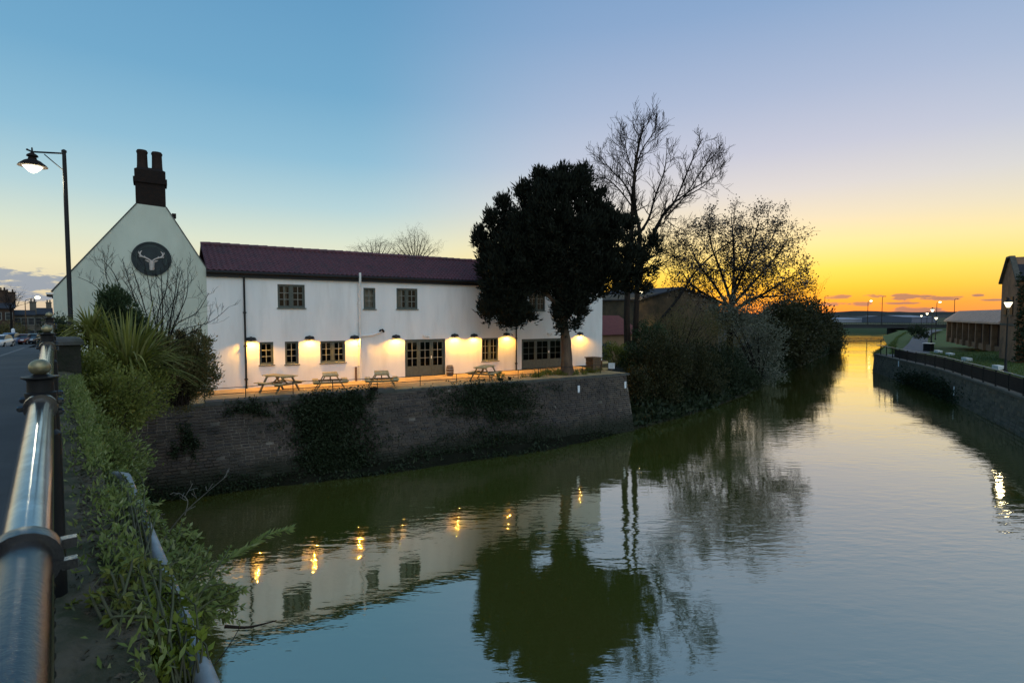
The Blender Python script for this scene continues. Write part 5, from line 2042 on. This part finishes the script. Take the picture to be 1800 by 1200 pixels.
def leafing_tree():
    Y0 = 52.0
    t = thing('leafing_tree', 'round crowned tree just coming into leaf on the bank against the sunset', 'tree')
    mb = MB()
    tips = []
    base = at(1285, 640, Y0)
    base.z = 0.9
    trunk = limb(mb, [base, at(1283, 590, Y0), at(1284, 550, Y0), at(1288, 520, Y0)], 0.34, 0.24, 9)
    fans = [[(1284, 545), (1255, 500), (1225, 460), (1215, 430)], [(1285, 530), (1268, 480), (1250, 430), (1245, 395)], [(1288, 520), (1290, 460), (1288, 410), (1285, 380)],
            [(1288, 522), (1310, 470), (1325, 420), (1335, 385)], [(1288, 535), (1330, 490), (1365, 450), (1385, 420)], [(1290, 545), (1345, 515), (1385, 490), (1410, 480)],
            [(1285, 555), (1320, 525), (1375, 520), (1412, 512)], [(1286, 530), (1300, 480), (1350, 430), (1368, 390)], [(1284, 540), (1245, 520), (1215, 500), (1200, 480)]]
    for pts in fans:
        L = limb(mb, [at(x, y, Y0 + random.uniform(-0.4, 0.4) + i * random.uniform(-0.8, 0.8)) for i, (x, y) in enumerate(pts)], 0.15, 0.03, 6)
        limb_twigs(mb, L, 0.15, 0.03, 0.15, 12, 2.5, 2, 4, up=0.12, wob=0.5, sides=4, spread=0.8, tips=tips, rmin=0.012)
    L = limb(mb, [at(1150, 575, Y0 - 3), at(1180, 540, Y0 - 2), at(1205, 505, Y0 - 1), at(1222, 478, Y0), at(1262, 440, Y0), at(1300, 415, Y0)], 0.17, 0.05, 6)
    limb_twigs(mb, L, 0.15, 0.04, 0.45, 9, 2.2, 2, 4, up=0.15, wob=0.45, sides=4, tips=tips)
    L = limb(mb, [at(1157, 444, Y0), at(1190, 432, Y0), at(1225, 408, Y0), at(1250, 400, Y0)], 0.05, 0.02, 5)
    limb_twigs(mb, L, 0.05, 0.02, 0.1, 8, 1.4, 2, 3, up=0.15, wob=0.5, sides=3, tips=tips)
    for px, py, tx, ty in ((1245, 385, 1262, 358), (1290, 385, 1296, 352), (1325, 388, 1331, 360), (1350, 395, 1355, 360), (1358, 400, 1370, 376), (1230, 395, 1240, 375)):
        L = limb(mb, [at(px, py, Y0), at((px + tx) / 2 - 2, (py + ty) / 2, Y0), at(tx, ty, Y0)], 0.05, 0.012, 4)
        limb_twigs(mb, L, 0.04, 0.012, 0.1, 5, 0.9, 1, 3, up=0.3, wob=0.4, sides=3)
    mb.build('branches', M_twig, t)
    T = np.array([tuple(p) for p, d in tips])
    k = rng.integers(0, len(T), 9000)
    P = T[k] + rng.normal(size=(9000, 3)) * 0.25
    c = np.array(at(1300, 470, Y0))
    s = Y0 / FPX
    q, _ = clumped(c, (112 * s, 4.5, 92 * s), 5000, 300, 0.30, 0.6)
    P = np.vstack([P, q])
    leaves('foliage', P, rng.normal(size=P.shape) + np.array([0, 0, 0.4]), rng.uniform(0.12, 0.28, len(P)), rng.uniform(0.08, 0.17, len(P)), L_bud, t)


leafing_tree()


def bush(name, lab, cat, blobs, n, lf, L, Wd, base=None, stems=6, stemm=None, up=0.4, spread=0.1, shell=0.45, cl=40, group=None, rough=0.5, sr=0.02):
    """blobs: (px, py, rx, ry, Y[, depth radius m]); stems fan from the base"""
    t = thing(name, lab, cat, group=group)
    tot = sum(b[2] * b[3] for b in blobs)
    PP, DD = [], []
    tops = []
    for b in blobs:
        s = b[4] / FPX
        c = np.array(at(b[0], b[1], b[4]))
        dy = b[5] if len(b) > 5 else b[2] * s * 0.9
        k = int(n * b[2] * b[3] / tot)
        p, d = clumped(c, (b[2] * s, dy, b[3] * s), k, max(6, k // cl), spread, shell)
        PP.append(p)
        DD.append(d * 0.8 + rng.normal(size=p.shape) * rough + np.array([0, 0, up]))
        tops.append((Vector(c), b[2] * s, b[3] * s))
    P, D = np.vstack(PP), np.vstack(DD)
    keep = P[:, 2] > 0.03
    P, D = P[keep], D[keep]
    nn_ = len(P)
    leaves('foliage', P, D, L * rng.uniform(0.6, 1.3, nn_), Wd * rng.uniform(0.6, 1.3, nn_), lf, t)
    if stems:
        mb = MB()
        if base is None:
            c0, r0, h0 = tops[0]
            base = Vector((c0.x, c0.y, c0.z - h0 * 1.3))
        for i in range(stems):
            c0, r0, h0 = tops[i % len(tops)]
            e = c0 + Vector((random.uniform(-.8, .8) * r0, random.uniform(-.6, .6) * r0, random.uniform(0, 0.9) * h0))
            b0 = base + Vector((random.uniform(-.2, .2), random.uniform(-.2, .2), 0))
            L_ = limb(mb, [b0, b0.lerp(e, 0.45) + Vector((0, 0, 0.15 * h0)), e], sr, sr * 0.25, 5)
            limb_twigs(mb, L_, sr, sr * 0.25, 0.4, 4, r0 * 0.5, 1, 3, up=0.15, wob=0.5, sides=3)
        mb.build('stems', stemm or M_twig, t)['kind'] = 'stuff'
    return t


# --- bank right of the quay wall
bush('willow_shrub', 'pale grey leaved willow shrub overhanging the water under the leafing tree', 'shrub', [(1300, 560, 55, 40, 51), (1335, 610, 45, 55, 53), (1345, 665, 30, 28, 54), (1275, 545, 32, 26, 50)], 9500, L_pale, 0.26, 0.11, base=Vector((24, 52, 0.8)), stems=14, sr=0.06, spread=0.3)
bush('bramble_bush', 'broad dark bramble mass covering the bank beside the end of the quay wall', 'bush', [(1160, 640, 52, 62, 39.5, 2.5), (1215, 655, 60, 58, 43, 2.8), (1150, 690, 42, 44, 38, 1.8), (1122, 672, 18, 34, 36, 0.8)], 24000, L_olive, 0.19, 0.10, base=Vector((11, 41, 0.6)), stems=12, sr=0.04, spread=0.25)
bush('riverbank_bush', 'dark tangled bush at the water edge left of the pale willow', 'bush', [(1258, 648, 50, 46, 47, 2.4), (1295, 668, 40, 34, 50, 2.0), (1235, 690, 48, 26, 44, 1.4)], 15000, L_dark, 0.20, 0.10, base=Vector((18, 48, 0.6)), stems=12, sr=0.04, spread=0.25)
bush('brown_thicket', 'brownish bare looking thicket in front of the barn wall', 'thicket', [(1170, 585, 42, 38, 47), (1215, 575, 50, 42, 48), (1262, 590, 38, 50, 49)], 9500, L_brown, 0.15, 0.05, base=Vector((14.5, 48, 1.6)), stems=46, sr=0.035, spread=0.3)
bush('garden_bush', 'low green garden bush between the inn end wall and the two trunks', 'bush', [(1078, 620, 26, 20, 41.5, 1.0), (1100, 632, 22, 22, 42, 1.0)], 3600, L_green, 0.16, 0.07, stems=5, spread=0.12)
bush('climber_bush', 'dark green upright bush around the feet of the bare trunks', 'bush', [(1140, 600, 32, 38, 42.6, 1.2), (1118, 640, 28, 36, 40.5, 1.2)], 8000, L_conif, 0.18, 0.08, stems=6, spread=0.16)
for cx, cy, rx, ry, Y, lab, bx in ((1395, 580, 46, 54, 76, 'rounded dark bush next downstream from the pale willow', 0), (1418, 570, 42, 46, 90, 'tallest of the far dark bushes leaning over the left bank', 0),
                               (1448, 592, 31, 31, 104, 'last dark bush before the open water at the river bend', 0), (1372, 575, 30, 40, 70, 'dark bush tucked behind the pale willow shrub', 0)):
    bush('far_bush', lab, 'bush', [(cx, cy, rx, ry, Y, 3.5), (cx - 4, cy + ry * 0.55, rx * 0.95, ry * 0.55, Y - 4, 3.2)], 11000, L_olive, 0.42, 0.24, stems=6, sr=0.06, spread=0.5, group='dark bushes along the far left bank')
bt_ = thing('far_bare_shrub', 'thin leafless shrub tops showing above the far dark bushes', 'shrub')
mb = MB()
for k in range(30):
    p = at(random.uniform(1375, 1445), random.uniform(515, 535), 85)
    twig(mb, p, Vector((random.uniform(-.4, .6), 0, 1)), random.uniform(1.5, 3.2), 0.035, 2, 3, up=0.15, wob=0.4, sides=3)
mb.build('branches', M_twig, bt_)

# --- trees behind the roof
def back_tree(lab, px, py, n, Y, arch, w):
    t = thing('background_tree', lab, 'tree')
    mb = MB()
    base = at(px, 600, Y)
    base.z = 2.4
    L = limb(mb, [base, at(px, 500, Y), at(px + 2, 455, Y)], 0.28, 0.12, 7)
    for k in range(n):
        f = (k + 0.5) / n
        tx = px - w + 2 * w * f
        ty = py + (abs(f - 0.5) * 2) ** 1.6 * 28
        e = at(tx, ty, Y + random.uniform(-2.5, 2.5))
        m_ = L[-1].lerp(e, 0.5) + Vector((0, 0, -0.4))
        l2 = limb(mb, [L[-1] + Vector((0, 0, -0.5 * random.random())), m_, e], 0.07, 0.016, 5)
        limb_twigs(mb, l2, 0.05, 0.016, 0.3, 9, 1.5, 2, 3, up=-0.28 if arch else 0.2, wob=0.5, sides=3, spread=0.8)
    mb.build('branches', M_twig if arch else M_bark, t)


back_tree('weeping bare tree showing above the inn roof ridge on the left', 660, 424, 11, 50, True, 52)
back_tree('upright bare tree showing above the inn roof ridge on the right', 728, 412, 11, 54, False, 42)
st_ = thing('street_tree', 'bare street tree in front of the dark brick house at the left edge', 'tree')
mb = MB()
b0 = at(20, 596, 88)
b0.z = 2.8
L = limb(mb, [b0, at(20, 560, 88), at(18, 535, 88)], 0.2, 0.1, 6)
for k in range(9):
    twig(mb, L[-1] - Vector((0, 0, 0.4 * k * 0.5)), Vector((random.uniform(-1, 1), random.uniform(-.5, .5), 0.9)), 2.8, 0.06, 2, 4, up=0.2, wob=0.4, sides=3)
mb.build('branches', M_twig, st_)
bush('street_hedge', 'dark hedge on the far pavement at the foot of the street houses', 'hedge', [(20, 580, 22, 14, 92, 1.5), (-10, 585, 22, 14, 92, 1.5)], 2500, L_brown, 0.3, 0.14, stems=0, spread=0.3)

# --- plants in front of the gable
def sword_plant(name, lab, cx, cy, Y, n, L0, r0, low=-0.1):
    t = thing(name, lab, 'spiky plant')
    c = at(cx, cy, Y)
    mb = MB()
    for k in range(n):
        a = random.uniform(0, 2 * math.pi)
        el = random.uniform(low, 1.35)
        d = Vector((math.cos(a) * math.cos(el), math.sin(a) * math.cos(el), math.sin(el)))
        L = L0 * random.uniform(0.65, 1.15)
        w = random.uniform(0.022, 0.038)
        p = c + Vector((math.cos(a), math.sin(a), 0)) * random.uniform(0, r0) + Vector((0, 0, random.uniform(-0.3, 0.2)))
        side = d.cross(Vector((0, 0, 1)))
        side.normalize()
        pts = []
        for i in range(6):
            f = i / 5
            q = p + d * L * f + Vector((0, 0, -1)) * (0.42 * L * f ** 2.6 * math.cos(el))
            ww = w * (1 - f ** 2.2) + 0.002
            pts.append((q - side * ww, q + side * ww, q - Vector((0, 0, ww * 0.5))))
        o = len(mb.v)
        for a_, b_, m_ in pts:
            mb.v += [tuple(a_), tuple(m_), tuple(b_)]
        for i in range(5):
            q = o + 3 * i
            mb.f += [(q, q + 1, q + 4, q + 3), (q + 1, q + 2, q + 5, q + 4)]
    mb.build('sword_leaves', L_sword, t)
    MB().tube([c + Vector((0, 0, -1.6)), c + Vector((0.03, 0, 0.1))], [0.11, 0.08], 8).build('stem', M_bark, t)
    return t


sword_plant('phormium_clump', 'large clump of arching sword leaves in front of the white gable', 225, 640, 14.4, 330, 1.75, 0.55, 0.1)
sword_plant('cordyline_palm', 'spiky palm like rosette beside the street lamp post', 160, 585, 14.2, 170, 0.95, 0.12, -0.5)
bush('conifer_bush', 'rounded dark green conifer rising behind the sword leaved plants', 'conifer', [(206, 560, 37, 50, 16, 0.6), (200, 535, 27, 28, 16, 0.45), (220, 585, 40, 36, 16, 0.6)], 9500, L_conif, 0.13, 0.035, stems=4, up=0.7, spread=0.07)
bush('brown_bush', 'rounded brownish green bush hiding the left corner of the terrace', 'bush', [(335, 632, 38, 52, 18.4, 0.8), (300, 650, 44, 42, 17.8, 0.8), (350, 668, 28, 34, 18.6, 0.6), (280, 622, 26, 32, 17, 0.5)], 17000, L_brown, 0.13, 0.042, base=at(318, 712, 18.2), stems=26, stemm=M_bark, sr=0.02, spread=0.09, up=0.7)
bush('bare_bramble', 'bare greyish bramble spilling over the top left of the quay wall', 'bramble', [(310, 690, 36, 24, 18.6, 0.4), (330, 705, 28, 22, 18.9, 0.4)], 2600, L_brown, 0.07, 0.03, base=at(310, 712, 18.6), stems=50, stemm=M_bark, sr=0.012, spread=0.12)
sap = thing('bare_sapling', 'leafless multi stemmed sapling standing in front of the round stag sign', 'sapling')
mb = MB()
b0 = at(285, 665, 17.2)
for pts in ([(282, 640), (272, 560), (262, 500), (252, 455)], [(284, 640), (286, 560), (284, 500), (282, 470)], [(288, 640), (300, 560), (310, 500), (312, 468)], [(290, 640), (302, 580), (328, 520), (330, 470)],
            [(280, 640), (258, 580), (235, 520), (215, 455)], [(292, 640), (306, 575), (345, 550), (367, 515)], [(280, 645), (262, 600), (222, 530), (200, 480), (178, 455)], [(284, 640), (276, 560), (292, 510), (296, 462)],
            [(278, 645), (262, 570), (242, 500), (232, 470)], [(290, 640), (296, 600), (318, 545), (326, 495)], [(291, 645), (310, 600), (345, 580), (362, 565)], [(200, 520), (190, 500), (186, 470), (190, 448)]):
    if pts[0][0] != 200:
        jx = random.uniform(-14, 14)
        L = limb(mb, [b0] + [at(x + jx * k_, y + 8 * k_, 17.4 + random.uniform(-.3, .3)) for k_, (x, y) in enumerate(pts)], 0.022, 0.006, 5)
        limb_twigs(mb, L, 0.02, 0.006, 0.4, 9, 0.6, 1, 4, up=0.45, wob=0.4, sides=3, spread=0.45)
    L = limb(mb, [b0] + [at(x, y, 17.2 + random.uniform(-.3, .3)) for x, y in pts], 0.028, 0.007, 5) if pts[0][0] != 200 else limb(mb, [at(x, y, 17) for x, y in pts], 0.012, 0.006, 4)
    limb_twigs(mb, L, 0.024, 0.007, 0.4, 9, 0.62, 1, 4, up=0.4, wob=0.45, sides=3, spread=0.5)
mb.build('branches', M_twig, sap)
bush('gable_hedge', 'dark clipped hedge along the foot of the gable beyond the railing', 'hedge', [(102, 590, 10, 28, 18.5, 0.5), (96, 575, 6, 16, 19.5, 0.5)], 2200, L_dark, 0.12, 0.06, stems=0, spread=0.1)

# undergrowth between the bridge and the terrace
bush('laurel_undergrowth', 'dense green undergrowth below the sword leaves beside the bridge', 'undergrowth', [(195, 710, 62, 55, 12.0, 1.1), (160, 660, 34, 50, 12.5, 0.8), (245, 690, 50, 48, 14.0, 1.0)], 17000, L_green, 0.085, 0.036, base=at(190, 780, 12), stems=18, stemm=M_bark, sr=0.02, spread=0.1)
bush('climbing_undergrowth', 'tall light green weeds climbing the bridge wall below the undergrowth', 'weeds', [(160, 790, 48, 60, 8.5, 0.6), (195, 830, 40, 60, 8.2, 0.6), (135, 745, 30, 52, 9.6, 0.6)], 13000, L_lush, 0.075, 0.026, base=at(175, 900, 8), stems=16, stemm=M_bark, sr=0.014, spread=0.09)
M_stem = pm('green_stem', (0.09, 0.10, 0.045), (0.07, 0.065, 0.035), 5, 0.8)


def buddleia(name, lab, blobs, nspray, base, lf, seed, lo=0.16, wl=0.055, local=False):
    """long wands with paired lance leaves"""
    t = thing(name, lab, 'shrub', group='leafy shrubs growing out of the bridge wall')
    mb = MB()
    P, D, LL = [], [], []
    for k in range(nspray):
        b = random.choice(blobs)
        s = b[4] / FPX
        v = rng.normal(size=3)
        v /= np.linalg.norm(v)
        e = Vector(np.array(at(b[0], b[1], b[4])) + v * np.array([b[2] * s, b[2] * s * 0.8, b[3] * s]) * random.uniform(0.5, 1.0))
        b0 = base + Vector((random.uniform(-.12, .12), random.uniform(-.12, .12), random.uniform(-.1, .1)))
        L = limb(mb, [b0, b0.lerp(e, 0.5) + Vector((0, 0, 0.12)) + nrand() * 0.05, e], 0.008, 0.0025, 4)
        for i in range(len(L) - 1):
            f = i / (len(L) - 1)
            if f < 0.3:
                continue
            ax = (L[i + 1] - L[i]).normalized()
            for q in range(7):
                sd = nrand()
                sd = (sd - ax * sd.dot(ax)).normalized()
                P.append(tuple(L[i].lerp(L[i + 1], random.random())))
                D.append(tuple(ax * 0.8 + sd * 0.8 + Vector((0, 0, -0.08))))
                LL.append(lo * random.uniform(0.5, 1.1) * (1.1 - 0.5 * f))
        for q in range(7):
            P.append(tuple(e))
            D.append(tuple((L[-1] - L[-2]).normalized() + nrand() * 0.45))
            LL.append(lo * random.uniform(0.35, 0.7))
    mb.build('stems', M_stem, t)['kind'] = 'stuff'
    LL = np.array(LL)
    leaves('foliage', np.array(P), np.array(D), LL, LL * wl / lo * 1.2, lf, t)
    return t


buddleia('buddleia_shrub', 'leafy buddleia with long pointed leaves hanging out over the dark water', [(345, 1010, 75, 70, 4.6), (300, 970, 50, 60, 4.9), (385, 1060, 55, 45, 4.4), (320, 1090, 55, 60, 4.0), (300, 1040, 40, 50, 4.2), (265, 985, 40, 50, 4.6), (300, 1130, 36, 40, 3.6)], 270, rs(0.40, 4.4, 4.6), L_lush, 1, 0.11, 0.031)
buddleia('buddleia_shrub', 'smaller buddleia beside the pipe on the bridge wall, below the weeds', [(225, 930, 45, 60, 5.6), (270, 950, 36, 50, 5.4), (205, 870, 40, 55, 6.2), (185, 930, 30, 40, 5.6), (245, 900, 40, 40, 5.8)], 150, rs(0.34, 6.2, 4.9), L_lush, 2, 0.11, 0.032)
buddleia('buddleia_shrub', 'yellow green bright shrub at the bottom left corner against the bridge wall', [(250, 1110, 46, 66, 2.95), (280, 1180, 45, 50, 2.8), (240, 1050, 30, 46, 3.2), (300, 1120, 26, 50, 3.1)], 130, rs(0.34, 2.9, 4.9), L_lime, 3, 0.075, 0.03)
buddleia('buddleia_shrub', 'dull green low shrub growing over the stone ledge at the bottom of the picture', [(190, 1080, 22, 60, 2.75), (215, 1180, 34, 40, 2.45), (225, 1000, 26, 50, 3.3)], 60, rs(0.24, 3.0, 5.42), L_green, 4, 0.06, 0.024)
buddleia('buddleia_shrub', 'loose trailing shrub lying over the pale pipe near the picture bottom', [(312, 1100, 34, 40, 3.15), (292, 1045, 30, 34, 3.65), (228, 880, 26, 36, 5.4), (208, 835, 26, 30, 6.3), (330, 1160, 26, 30, 2.95), (250, 925, 20, 24, 5.0), (205, 852, 26, 26, 5.6), (215, 870, 22, 22, 5.4)], 170, rs(0.30, 4.0, 5.2), L_lush, 5, 0.075, 0.024)
wn_ = thing('long_wand', 'single long leafy wand reaching out to the right over the water', 'branch')
mb = MB()
L = limb(mb, [at(330, 1010, 4.6), at(380, 990, 4.9), at(430, 965, 5.2), at(470, 940, 5.5), at(510, 930, 5.8)], 0.009, 0.003, 5)
P, D = [], []
for i in range(len(L) - 1):
    ax = (L[i + 1] - L[i]).normalized()
    for q in range(12):
        sd = nrand()
        sd = (sd - ax * sd.dot(ax)).normalized()
        P.append(tuple(L[i].lerp(L[i + 1], random.random())))
        D.append(tuple(ax + sd * 0.6))
mb.build('stem', M_stem, wn_)
leaves('foliage', np.array(P), np.array(D), rng.uniform(0.06, 0.12, len(P)), rng.uniform(0.015, 0.028, len(P)), L_lush, wn_)
tw_ = thing('dead_twig', 'pale dead bramble arching up against the dark quay wall', 'twig')
mb = MB()
for pts in ([(285, 950), (320, 905), (360, 868), (400, 835)], [(325, 905), (330, 880), (318, 868), (312, 866)], [(290, 945), (285, 915), (270, 900)]):
    L = limb(mb, [at(x, y, 7.0) for x, y in pts], 0.008, 0.003, 4)
    limb_twigs(mb, L, 0.008, 0.003, 0.3, 4, 0.18, 1, 2, up=0.1, wob=0.4, sides=3)
mb.build('stem', pm('dead_stem', (0.20, 0.19, 0.16), (0.14, 0.13, 0.11), 6, 0.9), tw_)
dw = thing('floating_branch', 'dark broken branch trailing on the water at the lower left', 'branch')
mb = MB()
limb(mb, [at(395, 1100, 5.2), at(430, 1102, 5.3), at(455, 1098, 5.4), at(486, 1090, 5.5)], 0.018, 0.006, 5)
limb(mb, [at(345, 1200, 4.2), at(380, 1165, 4.6), at(405, 1130, 5.0), at(420, 1105, 5.25)], 0.006, 0.004, 4)
mb.build('branch', M_bark, dw)

# --- ivy and ferns hanging on the quay wall
def ivy(lab, patches, n, L, lf=None, name='wall_ivy'):
    t = thing(name, lab, 'ivy', group='plants growing on the quay wall')
    P, D = [], []
    tot = sum(p[2] * p[3] for p in patches)
    for (px, py, rx, ry) in patches:
        k = int(n * rx * ry / tot)
        cl = max(5, k // 40)
        cx = rng.normal(size=cl) * 0.5
        cy = rng.normal(size=cl) * 0.5
        i = rng.integers(0, cl, k)
        X = px + (cx[i] + rng.normal(size=k) * 0.16) * rx
        Yy = py + (cy[i] + rng.normal(size=k) * 0.16) * ry
        for x, y in zip(X, Yy):
            r_ = Vector(ray(x, y))
            # hit the wall face
            bt = 1.0
            for it in range(3):
                o_ = wp(0, 0, bt)
                nrm = (WN + Vector((0, 0, bt / ZT))).normalized()
                q = Vector((0, 0, H)) + r_ * ((o_ - Vector((0, 0, H))).dot(nrm) / r_.dot(nrm))
                bt = batter((q - W0).dot(WU))
            q += WN * random.uniform(0.02, 0.24)
            if q.z > ZT + 0.3 or q.z < 0.05:
                continue
            P.append(tuple(q))
            v = WN * 0.7 + nrand() * 0.6 + Vector((0, 0, -0.5))
            D.append(tuple(v))
    leaves('foliage', np.array(P), np.array(D), L * rng.uniform(0.6, 1.3, len(P)), L * rng.uniform(0.35, 0.7, len(P)), lf or L_dark, t)
    mb = MB()
    idx = rng.integers(0, len(P), 14)
    for i in idx:
        p = Vector(P[i])
        e = p + Vector((random.uniform(-.3, .3), 0, -random.uniform(0.4, 1.2)))
        e = Vector((e.x, e.y, max(e.z, 0.1))) + WN * batter((p - W0).dot(WU)) / ZT * (p.z - max(e.z, 0.1))
        limb(mb, [p, p.lerp(e, 0.5) + WN * 0.05, e], 0.012, 0.005, 4)
    mb.build('stems', M_bark, t)['kind'] = 'stuff'


ivy('broad dark ivy curtain hanging down the middle left of the quay wall', [(560, 715, 60, 30), (580, 770, 60, 70), (600, 820, 60, 40), (625, 705, 30, 24)], 15000, 0.15)
ivy('dark ivy patch hanging under the terrace rail below the last picnic table', [(865, 690, 80, 24), (840, 705, 60, 28), (880, 720, 60, 30)], 6500, 0.13)
ivy('thin green weeds low on the quay wall below the yew', [(880, 775, 90, 26), (800, 795, 90, 24)], 3000, 0.12, L_dark)
ivy('weeds along the foot of the quay wall near the left end', [(420, 862, 170, 16), (640, 846, 170, 18)], 4200, 0.14, L_dark)
ivy('small patch of ivy on the brickwork at the left of the quay wall', [(440, 715, 60, 14), (330, 770, 24, 30)], 1400, 0.12)
bush('yew_foot_grass', 'tuft of grass and weeds around the foot of the yew', 'weeds', [(985, 658, 48, 5, 31.8, 0.5), (1040, 655, 24, 5, 33, 0.4), (940, 664, 24, 4, 30.6, 0.4)], 3200, L_green, 0.17, 0.03, stems=0, spread=0.08, up=1.4)
# creeping weeds on the stone ledge and ground cover on banks
P, D = [], []
for k in range(9000):
    s = 1.8 + 11 * random.random() ** 0.7
    g = math.sin(s * 2.1) + math.sin(s * 5.3 + 1)
    if random.random() > 0.25 + 0.25 * g + 0.05 * s:
        continue
    r_ = random.uniform(0.02, 0.30) if random.random() < 0.3 else random.uniform(0.16, 0.34)
    P.append(tuple(rs(r_, s, road_z(s) + 0.06 + random.random() ** 2 * 0.10)))
    D.append(tuple(nrand() * 0.6 + Vector((0, 0, 0.8))))
leaves('ledge_weeds', np.array(P), np.array(D), rng.uniform(0.025, 0.075, len(P)), rng.uniform(0.01, 0.022, len(P)), L_lush, kind='stuff')
P = []
for k in range(26000):
    i = random.choice((0, 1, 2, 3, 4, 4, 5, 5, 5, 5, 6, 6))
    a, b = bank_edge[i], bank_edge[i + 1]
    q = b - a
    nrm = Vector((-q.y, q.x, 0)).normalized()
    dd_ = random.random() ** 1.5 * 5
    z = float(np.interp(dd_, [0, 0.9, 2.4, 4.5, 9], [0.1, 0.45, 1.1, 1.9, 2.5]))
    v = a.lerp(b, random.random()) + nrm * dd_
    P.append((v.x, v.y, z + random.uniform(-0.05, 0.35 if i < 3 else 1.1)))
P = np.array(P)
leaves('bank_cover', P, rng.normal(size=P.shape) + np.array([0, 0, 0.6]), rng.uniform(0.25, 0.6, len(P)), rng.uniform(0.14, 0.3, len(P)), L_dark, kind='stuff')
P = []
for k in range(4500):
    i = random.randrange(len(fl) - 1)
    p = fl[i].lerp(fl[i + 1], random.random())
    u = (p - W0).dot(WU)
    base = wp(u, 0.4, face_out(0.4, u) - 0.05)
    t_ = random.random() ** 1.3 * (0.6 + 0.4 * math.sin(u * 1.3) * math.sin(u * 0.47 + 1))
    if random.random() > 0.55 + 0.45 * math.sin(u * 0.9 + 2):
        continue
    q = Vector((p.x, p.y, 0)).lerp(base, t_)
    P.append((q.x, q.y, -0.22 + 0.62 * t_ ** 0.75 + random.uniform(0, 0.12)))
P = np.array(P)
P = P[P[:, 2] > 0.02]
leaves('mud_cover', P, rng.normal(size=P.shape) + np.array([0, -0.3, 0.5]), rng.uniform(0.08, 0.26, len(P)), rng.uniform(0.04, 0.10, len(P)), L_dark, kind='stuff')
# fern patch on the right wall, grass on the bank and spit
t = thing('wall_fern', 'dark green weeds hanging from the middle of the right river wall', 'weeds')
P = []
for k in range(4200):
    s = rng.normal(TOT - 19, 3.4)
    z = abs(rng.normal(0.35, 0.5))
    if z < 1.7 and 14 < s < TOT - 1:
        P.append(tuple(rq(s, 0.14 * z / ZR - random.uniform(0.02, 0.3), z)))
P = np.array(P)
leaves('foliage', P, rng.normal(size=P.shape) + np.array([-0.6, -0.3, 0.2]), rng.uniform(0.2, 0.42, len(P)), rng.uniform(0.06, 0.14, len(P)), L_dark, t)
P, D = [], []
for k in range(26000):
    s = random.uniform(TOT * 0.45, TOT)
    i = 2.7 + 11 * random.random() ** 1.2
    P.append(tuple(rq(s, i, ZR + 0.05 + 0.69 * (i - 2.6) / 11.4)))
P = np.array(P)
leaves('grass', P, rng.normal(size=P.shape) * 0.45 + np.array([0, 0, 1]), rng.uniform(0.10, 0.26, len(P)), 0.035, L_grass, kind='stuff')
P = []
for k in range(7000):
    i = random.randrange(len(spit) - 2)
    f, g = random.random(), random.random() ** 0.8
    a = spit[i].lerp(spit[i + 1], f)
    b = inl[i].lerp(inl[i + 1], f)
    q = Vector((a.x, a.y, 0)).lerp(Vector((b.x, b.y, 0)), g)
    z = float(np.interp(g, [0, 0.04, 0.35, 0.7, 1.0], [0, 0.05, 0.45, 1.2, b.z]))
    P.append((q.x, q.y, z))
P = np.array(P)
leaves('spit_grass', P, rng.normal(size=P.shape) * 0.6 + np.array([0, 0, 1]), rng.uniform(0.25, 0.6, len(P)), 0.09, L_grass, kind='stuff')
bush('path_bush', 'dark little bush beside the far path left of the bin', 'bush', [(1610, 585, 9, 14, 110, 1.2), (1622, 588, 8, 9, 100, 1.0)], 1600, L_dark, 0.32, 0.16, stems=0, spread=0.25)
